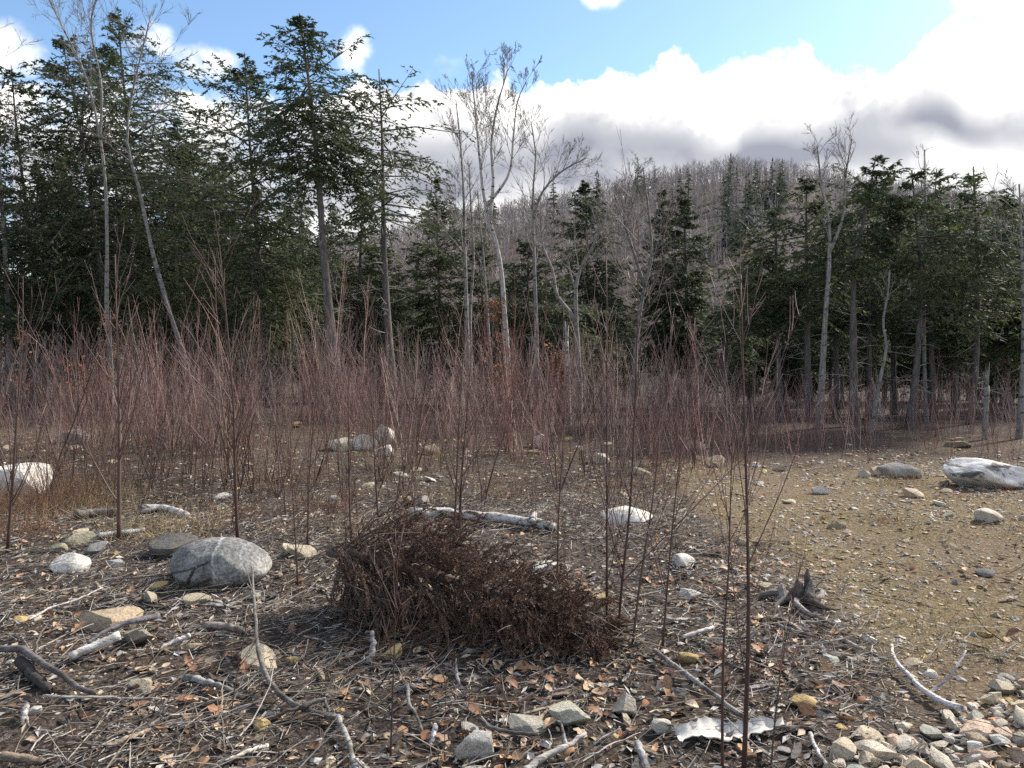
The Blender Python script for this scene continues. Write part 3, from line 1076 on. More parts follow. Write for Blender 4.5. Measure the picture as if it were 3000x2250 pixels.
# bare broadleaf trees: (depth, [stem paths], [(radius px foot, tip)], bark, crown start share of each stem, first limb length m, options, name, label)
BARE = [
    (17.0, [[(350, 1230), (312, 900), (312, 746), (289, 407), (244, 217), (167, 54), (100, -90)],
            [(289, 407), (292, 250), (262, 60), (300, -80)]], [(8.5, 3), (4, 1.6)], 'bark_grey', [0.62, 0.35], [1.9, 1.3], dict(n1=15, n2=6, n3=5), 'bare_birch',
     'bare birch whose pale trunk bends away to the top left corner'),
    (17.5, [[(590, 1210), (525, 975), (465, 750), (430, 566), (398, 430), (420, 270), (443, 180), (475, 60)]], [(9, 2.5)], 'bark_grey', [0.6], [2.0],
     dict(n1=20, n2=7, n3=6, ang=0.8), 'bare_maple', 'bare grey tree leaning left with its leafless top spread against the sky'),
    (18.0, [[(40, 1180), (30, 700), (18, 420), (-5, 230), (-30, 60)]], [(10, 3)], 'bark_grey', [0.55], [2.0], dict(n1=16, n2=7, n3=6), 'bare_maple',
     'bare tree at the upper left edge, its twigs over a white cloud'),
    (18.0, [[(1493, 1210), (1480, 953), (1462, 750), (1420, 588), (1407, 475), (1384, 225)],
            [(1438, 650), (1446, 540), (1440, 430), (1456, 320), (1490, 205)],
            [(1432, 610), (1490, 520), (1505, 400), (1520, 300), (1540, 260)]], [(11.5, 3), (6, 2), (5, 2)], 'bark_white', [0.55, 0.3, 0.35], [1.5, 1.3, 1.1],
     dict(n1=15, n2=7, n3=6, n4=2, ang=0.5, up=0.5), 'bare_birch', 'largest bare birch with three rising stems and a fan of twigs in the cloud'),
    (19.0, [[(1371, 1140), (1366, 886), (1362, 746), (1357, 542), (1343, 362), (1335, 290)]], [(9.5, 3)], 'bark_pale', [0.5], [1.5],
     dict(n1=22, n2=7, n3=6, up=0.45), 'bare_birch', 'straight bare birch a little before the largest one, dark patched bark'),
    (19.6, [[(1380, 1140), (1377, 908), (1386, 750), (1378, 600), (1372, 470)]], [(8, 2)], 'bark_pale', [0.5], [1.0], dict(n1=12, n2=5, n3=4), 'bare_birch',
     'thin bare birch standing close against the straight one'),
    (18.6, [[(1445, 1200), (1434, 1021), (1416, 750), (1405, 640), (1400, 560)]], [(7, 2)], 'bark_grey', [0.55], [0.9], dict(n1=12, n2=5, n3=4), 'bare_birch',
     'thin grey bare stem with orange leaves clinging beside it'),
    (18.5, [[(1572, 1180), (1570, 931), (1565, 746), (1563, 542), (1570, 452), (1556, 350)],
            [(1566, 640), (1590, 560), (1640, 505), (1720, 460)]], [(9.5, 3), (4.5, 1.5)], 'bark_grey', [0.5, 0.3], [1.5, 1.1], dict(n1=17, n2=6, n3=6), 'bare_birch',
     'bare birch with one long limb reaching out over the hill crest'),
    (17.0, [[(1697, 1150), (1690, 1000), (1686, 925), (1696, 795), (1723, 746), (1777, 633), (1800, 575)],
            [(1688, 940), (1660, 905), (1633, 872), (1619, 795), (1592, 730), (1582, 640)],
            [(1692, 850), (1672, 810), (1664, 770)]], [(12, 3.5), (7.5, 2.5), (4, 2.5)], 'bark_pale', [0.62, 0.6, 0.9], [1.2, 1.0, 0.3], dict(n1=12, n2=6, n3=5, ang=0.7), 'forked_birch',
     'white forked tree with one stem crooked out to the left'),
    (20.0, [[(1855, 1170), (1868, 953), (1886, 840), (1904, 768), (1898, 640), (1880, 500)],
            [(1886, 840), (1850, 740), (1820, 640), (1835, 540)]], [(11, 3), (6, 2)], 'bark_grey', [0.4, 0.3], [1.6, 1.3], dict(n1=20, n2=7, n3=6, n4=2, ang=0.75), 'bare_maple',
     'bare grey tree with a crooked neck and wide pale twigs before the hemlock spires'),
    (14.0, [[(2400, 1260), (2420, 931), (2434, 750), (2432, 620), (2418, 560), (2405, 420)],
            [(2434, 740), (2470, 640), (2475, 520), (2490, 410)]], [(12, 3), (5, 1.5)], 'bark_pale', [0.55, 0.3], [1.0, 0.9], dict(n1=11, n2=5, n3=4), 'bare_maple',
     'pale bare tree forking in front of the dense stand, twigs rising above the hill'),
    (13.4, [[(2542, 1325), (2579, 1112), (2597, 1003), (2588, 953), (2601, 863), (2606, 790)]], [(8, 2)], 'bark_pale', [0.75], [0.6], dict(n1=7, n2=4, n3=3), 'crooked_birch',
     'crooked slim birch with a kink halfway up its white stem'),
    (15.5, [[(2716, 1300), (2710, 1066), (2714, 795), (2722, 600), (2726, 430)]], [(7, 1.5)], 'bark_grey', [0.5], [1.0], dict(n1=16, n2=5, n3=5), 'bare_maple',
     'thin bare tree close behind the outward leaning hemlock trunk'),
    (12.6, [[(2981, 1360), (2994, 1021), (2990, 750), (2984, 540)]], [(10, 3)], 'bark_pale', [0.35], [1.4], dict(n1=16, n2=6, n3=5, ang=0.7), 'bare_maple',
     'bare pale tree at the right edge behind the striped boulder'),
]
for i, (Y, stems, radii, bark, cf, L1, kw, name, lab) in enumerate(BARE):
    rng = np.random.default_rng(300 + i)
    paths = []
    for k, pix in enumerate(stems):
        if k == 0:
            paths.append(world_path(pix, Y, rng, 20, 0.05))
        else:
            p = np.array([P(u, v, Y) for u, v in pix])
            main = paths[0]
            yy = np.interp(p[0][2], main[:, 2], main[:, 1]); xx = np.interp(p[0][2], main[:, 2], main[:, 0])
            p[:, 1] += (yy - p[0][1]) + rng.normal(0, 0.12) * (p[:, 2] - p[0][2])
            p[0, 0] = xx
            paths.append(spline(p, 12))
    add_bare(name, lab, None, 400 + i, paths, [(pxm(a, Y), pxm(b, Y)) for a, b in radii], bark, cf, L1, **kw)


def add_snag(label, seed, Y, pix, rpx, bark):
    rng = np.random.default_rng(seed)
    path = world_path(pix, Y, rng, 12, 0.03)
    mb = MB()
    R = trunk_tube(mb, path, pxm(rpx, Y), pxm(rpx * 0.75, Y), 9, rng)
    # splintered top: two wedges
    top = path[-1]
    r = pxm(rpx * 0.7, Y)
    for a in (0.3, 2.2, 4.0):
        d = np.array([math.cos(a), math.sin(a), 0])
        q = top + d * r * 0.55
        p = np.stack([q - np.array([0, 0, 0.1]), q + np.array([0, 0, 0.1]), q + d * 0.02 + np.array([0, 0, rng.uniform(0.18, 0.42)])])
        tubes(mb, p[None], np.array([[r * 0.5, r * 0.42, 0.004]]), 4, 0)
    loc = path[0]
    e = empty('broken_snag', loc)
    tag(e, label, 'tree snag')
    obj('trunk', mb.mesh('trunk', [M[bark]], True, loc), e)


add_snag('broken white tree stub with a splintered tip in front of the forked tree', 501, 15.0, [(1666, 1200), (1663, 1080), (1660, 1000)], 8, 'bark_white')
add_snag('short broken grey stub standing by the striped boulder', 502, 12.4, [(2881, 1360), (2886, 1230), (2890, 1130)], 9, 'bark_pale')

# trees deeper in the wood: copies of a few kinds, told apart by nothing in particular
WOOD_MARKS = [(0, 'the boughs at the left edge'), (230, 'the bowed hemlock trunk'), (400, 'the crowded left hemlocks'), (560, 'the leaning bare tree'), (760, 'the shaded hemlock trunk'), (960, 'the great hemlock'),
              (1135, 'the thin-crowned hemlock'), (1280, 'the narrow green hemlock'), (1370, 'the straight birch'), (1480, 'the largest birch'), (1570, 'the long-limbed birch'), (1690, 'the forked white tree'), (1860, 'the crooked-necked bare tree'),
              (1980, 'the two hemlock spires'), (2130, 'the hillside gap'), (2280, 'the black shaded trunk'), (2410, 'the pale forking tree'), (2510, 'the pale hemlock trunk'), (2580, 'the crooked slim birch'), (2690, 'the outward leaning trunk'),
              (2850, 'the open-tipped hemlock'), (2990, 'the striped boulder')]


def build_deep_wood():
    rng = np.random.default_rng(77)
    protos = []
    for k in range(4):
        h = [11, 9, 12.5, 8][k]
        path = np.stack([np.linspace(0, rng.normal(0, 0.3), 14), np.linspace(0, rng.normal(0, 0.3), 14), np.linspace(-0.2, h, 14)], -1)
        path[:, 0] += 0.08 * np.sin(np.linspace(0, 5, 14))
        tb, cb, db = conifer_parts(rng, path, 0.11, h * [0.22, 0.12, 0.35, 0.1][k], [1.5, 1.4, 1.6, 1.3][k], density=0.95, leaf=0.13, dead=16, lat=9)
        V, Q, T = db.arrays(); tb.add(V, Q, T, 1)
        protos.append(('hemlock_tree', tb.mesh('trunk', [M['bark_conifer'], M['dead_twig']], True), cb.mesh('crown', [M['needles'], M['limb']], False),
                       'hemlock deeper in the wood behind the front rows', 'hemlocks deeper in the wood'))
    for k in range(3):
        h = [10, 8.5, 11][k]
        path = np.stack([np.linspace(0, rng.normal(0, 0.6), 14), np.linspace(0, rng.normal(0, 0.4), 14), np.linspace(-0.2, h, 14)], -1)
        path[:, 0] += 0.12 * np.sin(np.linspace(0, 6, 14) + k)
        tbs, cb, wb = bare_parts(rng, [path], [(0.085, 0.02)], [0.42], [1.9], n1=20, n2=6, n3=5, thin=0.006)
        tb = tbs[0]
        V, Q, T = wb.arrays(); cb.add(V, Q, T, 1)
        protos.append(('bare_maple', tb.mesh('trunk', [M[['bark_pale', 'bark_grey', 'bark_white'][k]]], True), cb.mesh('crown', [M['bark_grey'], M['bare_twig']], True),
                       'leafless tree deeper in the wood behind the front rows', 'leafless trees deeper in the wood'))
    spots = []
    # (column range, depth range, number, chance of a hemlock)
    for u0, u1, y0, y1, n, ph in [(-150, 1250, 24, 38, 44, 0.62), (1150, 2150, 27, 55, 30, 0.5), (2150, 3150, 22, 42, 30, 0.8), (-150, 3150, 45, 85, 46, 0.35)]:
        for j in range(n):
            u = u0 + (u1 - u0) * (j + rng.uniform(0.1, 0.9)) / n
            Y = rng.uniform(y0, y1)
            spots.append((u, Y, rng.uniform() < ph))
    for u, Y, con in spots:
        k = rng.integers(0, 4) if con else 4 + rng.integers(0, 3)
        name, tm, cm, lab, grp = protos[k]
        x = (u - 1500) / FPX * Y
        # keep tops under the sky line the photograph shows at that column
        lim = np.interp(u, [-200, 700, 1000, 1250, 1400, 1600, 1800, 2100, 2300, 2600, 3000, 3200], [330, 400, 600, 800, 820, 800, 800, 850, 680, 600, 620, 620])
        hmax = (1000 - lim) / FPX * Y + EYE - H(x, Y)
        h0 = [11, 9, 12.5, 8, 10, 8.5, 11][k]
        s = min(rng.uniform(0.8, 1.25), max(0.4, hmax / h0 * rng.uniform(0.8, 1.05)))
        e = empty(name, (x, Y, GZ(x, Y)))
        e.rotation_euler = (0, 0, rng.uniform(0, 6.28))
        e.scale = (s * rng.uniform(0.9, 1.15),) * 2 + (s,)
        near = min(WOOD_MARKS, key=lambda m: abs(m[0] - u))[1]
        how = 'far back in the wood' if Y > 45 else 'a few rows back'
        what = 'hemlock' if con else 'leafless tree'
        tag(e, f'{what} standing {how} behind {near}', 'tree', f'{what}s {how} behind {near}')
        obj('trunk', tm, e)
        obj('crown', cm, e)


build_deep_wood()

# ================================================================== wooded hillside
def far_conifer(rng, h, n=90):
    mb = MB()
    t = np.sort(rng.uniform(0.12, 1, n))
    az = rng.uniform(0, 6.28, n)
    L = h * 0.2 * (1.05 - t) + 0.25
    d = np.stack([np.cos(az), np.sin(az), rng.normal(-0.15, 0.2, n)], -1)
    b = np.stack([np.zeros(n), np.zeros(n), t * h], -1)
    kites(mb, b, d, np.array([0, 0, 1.0]) + rng.normal(0, 0.5, (n, 3)), L * rng.uniform(0.7, 1.3, n), L * 0.55, 0, fold=0.15)
    kites(mb, np.array([[0, 0, h * 0.9]]), np.array([[0, 0, 1.0]]), np.array([[0, 1.0, 0]]), [h * 0.14], [h * 0.03], 0)
    tubes(mb, np.array([[[0, 0, -1], [0, 0, h * 0.5], [0, 0, h * 0.97]]]), np.array([[h * 0.014, h * 0.01, 0.03]]), 4, 0)
    return mb


def far_bare(rng, h, n=20):
    mb = MB()
    tubes(mb, np.array([[[0, 0, -1], [rng.normal(0, .2), rng.normal(0, .2), h * 0.45], [rng.normal(0, .4), rng.normal(0, .4), h * 0.9]]]), np.array([[h * 0.016, h * 0.010, 0.03]]), 3, 1)
    t = rng.uniform(0.35, 0.95, n)
    az = rng.uniform(0, 6.28, n)
    pit = rng.uniform(0.5, 1.25, n)
    d = np.stack([np.cos(az) * np.cos(pit), np.sin(az) * np.cos(pit), np.sin(pit)], -1)
    L = h * rng.uniform(0.2, 0.42, n) * (1.15 - 0.6 * t)
    b = np.stack([rng.normal(0, h * 0.05, n), rng.normal(0, h * 0.05, n), t * h * 0.8], -1)
    kites(mb, b, d, norm(rng.normal(0, 1, (n, 3))), L, 0.10 + 0.018 * L, 0, mid=0.4)
    return mb


def scatter(mb, protos, pos, rot, scl, col, which, colmul=None):
    """write many copies of prototypes into one mesh"""
    for k, (V, Q, T, vm) in enumerate(protos):
        idx = np.nonzero(which == k)[0]
        if len(idx) == 0:
            continue
        c, s = np.cos(rot[idx]), np.sin(rot[idx])
        A = V[None] * scl[idx][:, None, :] if scl.ndim == 2 else V[None] * scl[idx][:, None, None]
        W = np.empty_like(A)
        W[..., 0] = A[..., 0] * c[:, None] - A[..., 1] * s[:, None]
        W[..., 1] = A[..., 0] * s[:, None] + A[..., 1] * c[:, None]
        W[..., 2] = A[..., 2]
        W += pos[idx][:, None, :]
        off = (np.arange(len(idx)) * len(V))[:, None, None]
        C = np.repeat(col[idx][:, None, :], len(V), 1) * vm[None]
        mb.add(W.reshape(-1, 3), (Q[None] + off).reshape(-1, 4) if len(Q) else None, (T[None] + off).reshape(-1, 3) if len(T) else None, 0, C.reshape(-1, 3))


def proto_arrays(mb, mul=None):
    V, Q, T = mb.arrays()
    vm = np.ones((len(V), 3))
    if mul is not None:
        ms = np.zeros(len(V))
        for q, m in zip(mb.q, mb.qm):
            ms[q.ravel()] = m[0]
        vm = np.where(ms[:, None] == 1, np.asarray(mul)[None], vm)
    return V, Q, T, vm


def build_hill():
    rng = np.random.default_rng(5)
    bare = [proto_arrays(far_bare(rng, 11.0), (0.95, 1.0, 1.02)) for _ in range(6)]
    N = 4900
    u = rng.uniform(700, 3150, N)
    Y = 90 + 330 * rng.uniform(0, 1, N) ** 0.75
    x = (u - 1500) / FPX * Y
    pos = np.stack([x, Y, H(x, Y)], -1)
    tone = rng.uniform(0.75, 1.25, N)[:, None]
    patch = fbm(x * 0.02, Y * 0.02, 44, 3)[:, None]
    col = np.where(patch > 0.05, np.array([[0.325, 0.268, 0.248]]), np.array([[0.335, 0.296, 0.28]])) * tone  # lighter, greyer tree tones stand in for haze over the hill
    mb = MB()
    scatter(mb, bare, pos, rng.uniform(0, 6.28, N), rng.uniform(0.5, 0.95, N), col, rng.integers(0, 6, N))
    o = obj('hillside_forest', mb.mesh('hillside_forest', [M['hill_tree']], False, color=True))
    tag(o, 'leafless mauve-brown forest covering the far hill', 'forest', kind='stuff')
    # the conifers one can pick out on the hill and along its crest
    meshes = []
    for k in range(5):
        mbk = far_conifer(rng, 14.0)
        meshes.append(mbk.mesh('far_conifer', [M['needles_hazed']], False))
    spots = []
    for uu in np.linspace(2010, 2480, 34):                       # the dark crest
        spots.append((uu + rng.normal(0, 8), rng.uniform(392, 408), rng.uniform(0.45, 0.9), 'dark conifer in the row along the crest of the far hill', 'conifers along the hill crest'))
    for uu, vv, n in [(1420, 660, 9), (1330, 670, 7), (1620, 660, 3), (1900, 600, 6), (2130, 620, 5), (2210, 660, 9), (2260, 620, 9), (2150, 730, 7), (1980, 640, 3), (1760, 650, 3), (2560, 630, 7), (2700, 650, 7), (2930, 670, 10)]:
        for _ in range(n):
            uu2, vv2 = uu + rng.normal(0, 32), vv + rng.normal(0, 18)
            g = G(uu2, vv2)
            if g[1] < 120 or g[1] > 420:
                continue
            mark = min(WOOD_MARKS, key=lambda m: abs(m[0] - uu2))[1]
            hi = 'high' if vv2 < 640 else 'low'
            spots.append((uu2, g[1], rng.uniform(0.45, 0.95), f'far dark conifer {hi} on the hill slope beyond {mark}', f'conifers {hi} on the hill slope beyond {mark}'))
    for uu, Y, s, lab, grp in spots:
        x = (uu - 1500) / FPX * Y
        o = obj('far_conifer', meshes[rng.integers(0, 5)], None, (x, Y, float(H(x, Y))))
        o.rotation_euler = (0, 0, rng.uniform(0, 6.28))
        o.scale = (s * rng.uniform(0.8, 1.2),) * 2 + (s,)
        tag(o, lab, 'tree', grp)
    # pale birches low on the hill in the gap of the forest
    mbk = MB()
    rr = np.random.default_rng(3)
    tbl, cbs, wbs = bare_parts(rr, [np.stack([np.linspace(0, .4, 10), np.linspace(0, .2, 10), np.linspace(-.3, 11, 10)], -1)], [(0.16, 0.05)], [0.35], [3.0], n1=16, n2=5, n3=3, thin=0.03)
    V, Q, T = wbs.arrays(); cbs.add(V, Q, T, 1)
    tm = tbl[0].mesh('trunk', [M['bark_white']], True); cm = cbs.mesh('crown', [M['bark_white'], M['bare_twig']], True)
    for uu, vv in [(2105, 760), (2130, 770), (2085, 765), (2055, 640), (2030, 650), (2160, 690), (2178, 650), (1830, 640), (1600, 700), (1320, 690), (2240, 620)]:
        g = G(uu, vv)
        e = empty('far_birch', g)
        s = rng.uniform(0.55, 0.95) * min(1.0, g[1] / 200)
        e.scale = (s,) * 3
        e.rotation_euler = (0, 0, rng.uniform(0, 6.28))
        tag(e, 'white-stemmed bare birch low on the far hillside', 'tree', 'birches on the far hillside')
        obj('trunk', tm, e); obj('crown', cm, e)


build_hill()

# ================================================================== red saplings and thicket
def sapling_parts(rng, h, nbr, stems=1):
    """one sapling: a whip or a few whips from one root, with thin ascending side shoots"""
    sb, tb = MB(), MB()
    a0 = rng.uniform(0, 6.28)
    m = stems
    az = a0 + np.arange(m) * 6.28 / m + rng.normal(0, 0.4, m)
    lean = rng.uniform(0.02, 0.10, m) if m == 1 else rng.uniform(0.08, 0.34, m)
    d = np.stack([np.cos(az) * lean, np.sin(az) * lean, np.ones(m)], -1)
    L = h * rng.uniform(0.62, 1.0, m)
    L[0] = h
    st = np.zeros((m, 3)); st[:, 2] = -0.04
    p, R = grow(rng, st, d, L, 0.0016 + 0.0030 * L, 6, 0.10, 0.075, 0.2)
    tubes(sb, p, R, 3, 0, cap=False)
    k = max(2, nbr // m)
    a = spawn(rng, p, R, k, 0.14, 0.92, 0.46, 0.34, 0.5, L, 0.35, 0.12)
    a = (a[0], a[1], a[2], np.maximum(a[3], 0.0013))
    q, R1 = grow(rng, *a, 4, 0.30, 0.07, 0.45)
    tubes(tb, q, R1, 3, 0, cap=False)
    a2 = spawn(rng, q, R1, 1, 0.25, 0.85, 0.45, 0.45, 0.75, a[2], 0.3, 0.12)
    a2 = (a2[0], a2[1], a2[2], np.maximum(a2[3], 0.0011))
    q2, R2 = grow(rng, *a2, 2, 0.2, 0.07, 0.6)
    tubes(tb, q2, R2, 3, 1, cap=False)
    return sb, tb


SAP_GROUP = 'red-brown saplings of the clearing'


def add_sapling(label, seed, pix, rpx, nbr=14, group=SAP_GROUP, low=0.15):
    """a sapling whose stem follows photo pixels from its foot on the ground upward"""
    rng = np.random.default_rng(seed)
    u0, v0 = pix[0]
    g = G(u0, v0)
    Y = g[1]
    p = np.array([g] + [P(u, v, Y) for u, v in pix[1:]])
    p[:, 1] += rng.normal(0, 0.06) * (p[:, 2] - p[0, 2])
    p[0, 2] -= 0.05
    path = spline(p, 12)
    h = path[-1, 2] - path[0, 2]
    r0 = pxm(rpx * 0.66, Y)
    sb, tb = MB(), MB()
    R = np.maximum(r0 * (1 - 0.85 * np.linspace(0, 1, 12) ** 0.85), 0.0016)
    tubes(sb, path[None], R[None], 6, 0)
    a = spawn(rng, path[None], R[None], max(5, nbr), low, 0.95, 0.55, 0.46, 0.42, np.array([h]), 0.25, 0.06)
    a = (a[0], a[1], a[2], np.maximum(a[3], 0.0015))
    q, R1 = grow(rng, *a, 6, 0.42, 0.05, 0.4)
    tubes(tb, q, R1, 4, 0, cap=False)
    a2 = spawn(rng, q, R1, 2, 0.2, 0.92, 0.45, 0.4, 0.7, a[2], 0.25, 0.12)
    a2 = (a2[0], a2[1], a2[2], np.maximum(a2[3], 0.0012))
    q2, R2 = grow(rng, *a2, 4, 0.25, 0.06, 0.55)
    tubes(tb, q2, R2, 3, 1, cap=False)
    loc = (g[0], g[1], GZ(g[0], g[1]))
    e = empty('sapling', loc)
    tag(e, label, 'sapling', group)
    obj('stem', sb.mesh('stem', [M['sapling']], True, loc), e)
    obj('twigs', tb.mesh('twigs', [M['sapling'], M['sapling_tip']], True, loc), e)


add_sapling('thickest sapling in front, its foot at the bottom edge beside the birch bark', 601, [(2178, 2262), (2190, 2060), (2199, 1850), (2200, 1500), (2196, 1200), (2192, 800)], 13, 16, low=0.2)
add_sapling('slim sapling in front of the birch bark, just left of the thickest one', 602, [(2117, 2258), (2118, 2050), (2122, 1900), (2138, 1680), (2146, 1450), (2160, 1120)], 8, 12, low=0.2)
add_sapling('straight dark sapling at the tip of the brown dead spruce', 603, [(1778, 1840), (1776, 1590), (1774, 1300), (1772, 1000), (1768, 770)], 7, 16)
add_sapling('tall sapling in the clump behind the tip of the dead spruce', 604, [(1808, 1868), (1820, 1700), (1838, 1500), (1848, 1200), (1852, 900), (1850, 620)], 7, 18)
add_sapling('leaning sapling in the clump behind the tip of the dead spruce', 605, [(1850, 1890), (1880, 1690), (1913, 1500), (1950, 1200), (1985, 950)], 6.5, 14)
add_sapling('outermost leaning sapling of the clump, next to the mossy flat', 606, [(1940, 1890), (1958, 1690), (1976, 1500), (2010, 1200), (2040, 930)], 5.5, 12)
add_sapling('slim upright sapling rising behind the middle of the dead spruce', 607, [(1632, 1700), (1637, 1500), (1650, 1280), (1660, 1060)], 5, 12)
add_sapling('many-branched sapling standing behind the round grey boulder', 608, [(697, 1590), (692, 1480), (683, 1157), (669, 976), (646, 720)], 9, 24)
add_sapling('tall sapling at the left rising in front of the dark log', 609, [(348, 1588), (346, 1480), (339, 1200), (330, 1020), (316, 740)], 11, 24)
add_sapling('sapling at the left edge in front of the big white boulder', 610, [(20, 1612), (22, 1500), (20, 1200), (18, 976), (6, 800)], 8, 16)
add_sapling('single thin red whip standing before the dead spruce', 611, [(1143, 2222), (1148, 2040), (1153, 1860), (1158, 1700), (1150, 1560)], 6, 8, low=0.42)
add_sapling('short red whip leaning beside the long curved branch', 612, [(669, 2120), (690, 1990), (712, 1870), (726, 1790)], 4.5, 5, low=0.4)
add_sapling('young whip left of the leaf pile at the foot of the dead spruce', 613, [(1300, 2235), (1304, 2080), (1308, 1950)], 3, 4, low=0.4)
add_sapling('sapling rising between the round grey boulder and the pale angular stone', 614, [(874, 1712), (868, 1560), (862, 1390), (850, 1200)], 4.5, 12)
add_sapling('sapling by the trunk butt of the dead spruce', 615, [(1030, 1640), (1028, 1450), (1030, 1200), (1036, 960)], 6, 16)
add_sapling('sapling with a low fork standing above the dead spruce', 616, [(1345, 1570), (1352, 1400), (1370, 1180), (1385, 980)], 8, 18)
add_sapling('leaning sapling just behind the top of the dead spruce', 617, [(1330, 1580), (1338, 1400), (1350, 1150), (1370, 900)], 7, 16)
add_sapling('sapling to the left of the curving birch log', 618, [(1110, 1540), (1100, 1380), (1090, 1150), (1075, 960)], 5, 14)
add_sapling('bushy sapling on the mossy flat edge, right of the thickest one', 619, [(2255, 2262), (2275, 2080), (2300, 1900), (2350, 1650)], 5, 12)
add_sapling('sapling leaning right at the middle of the thicket', 620, [(900, 1600), (905, 1400), (925, 1150), (945, 960)], 6, 18)


FIELD_MARKS = [(20, 'by the big white boulder'), (230, 'above the dark wet log'), (420, 'above the spotted log'), (600, 'above the round grey boulder'), (760, 'left of the pale angular stone'), (900, 'above the pale angular stone'),
               (1060, 'below the stone pile'), (1200, 'at the birch log tip'), (1350, 'over the birch log'), (1500, 'over the end of the birch log'), (1650, 'right of the birch log'), (1850, 'by the wide flat white stone'),
               (2050, 'where the flat begins'), (2250, 'at the near end of the flat'), (2420, 'behind the white stone on the flat'), (2620, 'by the grey mound stone'), (2800, 'left of the striped boulder'), (2960, 'at the striped boulder')]


def build_thicket():
    rng = np.random.default_rng(9)
    protos = []
    for k in range(14):
        h = 1.0
        hh = [1.7, 2.2, 1.4, 2.6, 1.2, 1.9, 2.0, 1.5, 2.4, 1.0, 1.8, 1.3, 2.9, 1.6][k]
        sb, tb = sapling_parts(rng, hh, [9, 12, 8, 14, 7, 10, 13, 9, 11, 6, 12, 8, 16, 10][k], [1, 2, 3, 1, 4, 2, 3, 1, 2, 3, 1, 4, 2, 3][k])
        protos.append((hh, sb, tb))
    meshes = []
    for hh, sb, tb in protos:
        mb = MB()
        V, Q, T = sb.arrays(); mb.add(V, Q, T, 0)
        V, Q, T = tb.arrays()
        qm = np.concatenate(tb.qm)
        mb.add(V, Q[qm == 0], None, 0)
        mb.add(V, Q[qm == 1], None, 1)
        meshes.append((hh, mb.mesh('sapling', [M['sapling'], M['sapling_tip']], True), mb))
    # density of the growth over the clearing
    def dens(u, Y):
        d = (0.42 * ss(Y, 5.7, 6.6) + 0.58 * ss(Y, 8.0, 11.0)) * ss(Y, 15.5, 13.8)
        right = ss(u, 1900, 2250)
        d = d * (1 - right) + right * ss(Y, 9.3, 10.6) * ss(Y, 14.0, 12.6) * 0.9
        left = ss(u, 260, 60)
        d = d * (1 - 0.6 * left)
        front = 0.05 * ss(Y, 3.9, 5.0) * ss(u, 1900, 1750) * ss(u, 700, 1300)
        x = (u - 1500) / FPX * Y
        cl = np.clip(0.12 + 1.9 * (fbm(x * 0.75, Y * 0.75, 61, 3) + 0.22), 0.06, 1.3)
        return np.maximum(d, front) * cl
    pts = []
    while len(pts) < 2000:
        Y = math.sqrt(rng.uniform(3.8 ** 2, 15.5 ** 2))
        u = rng.uniform(-80, 3080)
        if rng.uniform() < dens(u, Y):
            pts.append((u, Y))
    pts.sort(key=lambda p: p[1])
    stuff = MB()
    n_ind = 0
    P2, R2, S2, W2 = [], [], [], []
    for u, Y in pts:
        x = (u - 1500) / FPX * Y
        k = rng.integers(0, len(meshes))
        hh = meshes[k][0]
        big = (1.0 - 0.38 * ss(u, 1900, 2300)) * (1.0 if Y > 7.5 else 0.8)
        want = rng.choice([0.45, 0.75, 1.0, 1.4, 1.95], p=[0.22, 0.28, 0.26, 0.16, 0.08]) * big * rng.uniform(0.85, 1.15) * float(np.clip(0.95 + 0.9 * fbm(x * 0.6, Y * 0.6, 113, 2), 0.55, 1.5))
        s = want / hh
        z = GZ(x, Y)
        if n_ind < 270:
            o = obj('sapling', meshes[k][1], None, (x, Y, z))
            o.rotation_euler = (rng.normal(0, 0.09), rng.normal(0, 0.09), rng.uniform(0, 6.28))
            o.scale = (s,) * 3
            where = 'before the thicket' if Y < 7.6 else 'in the thicket front'
            size = 'small' if want < 1.1 else 'middling' if want < 1.7 else 'tall'
            side = min(FIELD_MARKS, key=lambda m: abs(m[0] - u))[1]
            tag(o, f'{size} leafless red sapling {where} {side}', 'sapling', f'{size} saplings {where} {side}')
            n_ind += 1
        else:
            P2.append((x, Y, z)); R2.append(rng.uniform(0, 6.28)); S2.append(s); W2.append(k)
    pr = []
    for hh, me, mb in meshes:
        V, Q, T = mb.arrays()
        pr.append((V, Q, T, np.ones((len(V), 3)), np.concatenate(mb.qm)))
    P2, R2, S2, W2 = np.array(P2), np.array(R2), np.array(S2), np.array(W2)
    N = len(P2)
    col = np.array([[0.15, 0.070, 0.062], [0.255, 0.145, 0.130], [0.30, 0.19, 0.172], [0.33, 0.245, 0.208]])[rng.integers(0, 4, N)] * rng.uniform(0.55, 1.35, (N, 1))
    scatter(stuff, [p[:4] for p in pr], P2, R2, S2, col, W2)
    o = obj('thicket_undergrowth', stuff.mesh('thicket_undergrowth', [M['tint']], True, color=True))
    tag(o, 'dense red-brown leafless thicket at the forest edge', 'thicket', kind='stuff')
    # fine grey brush among the trunks at the forest edge
    mb = MB()
    n = 1850
    u = rng.uniform(-100, 3100, n); Y = rng.uniform(12.8, 24, n)
    x = (u - 1500) / FPX * Y
    st = np.stack([x, Y, H(x, Y)], -1)
    hgt = rng.uniform(0.5, 1.9, n) * (1 - 0.4 * ss(u, 2000, 2300))
    d = np.array([0, 0, 1.0]) + rng.normal(0, 0.22, (n, 3))
    cc = np.where(rng.uniform(0, 1, (n, 1)) < 0.6, np.array([[0.2, 0.13, 0.118]]), np.array([[0.3, 0.245, 0.22]])) * rng.uniform(0.6, 1.2, (n, 1))
    p, R = grow(rng, st, d, hgt, np.full(n, 0.007), 4, 0.1, 0.08, 0.35)
    tubes(mb, p, R, 3, 0, cc, cap=False)
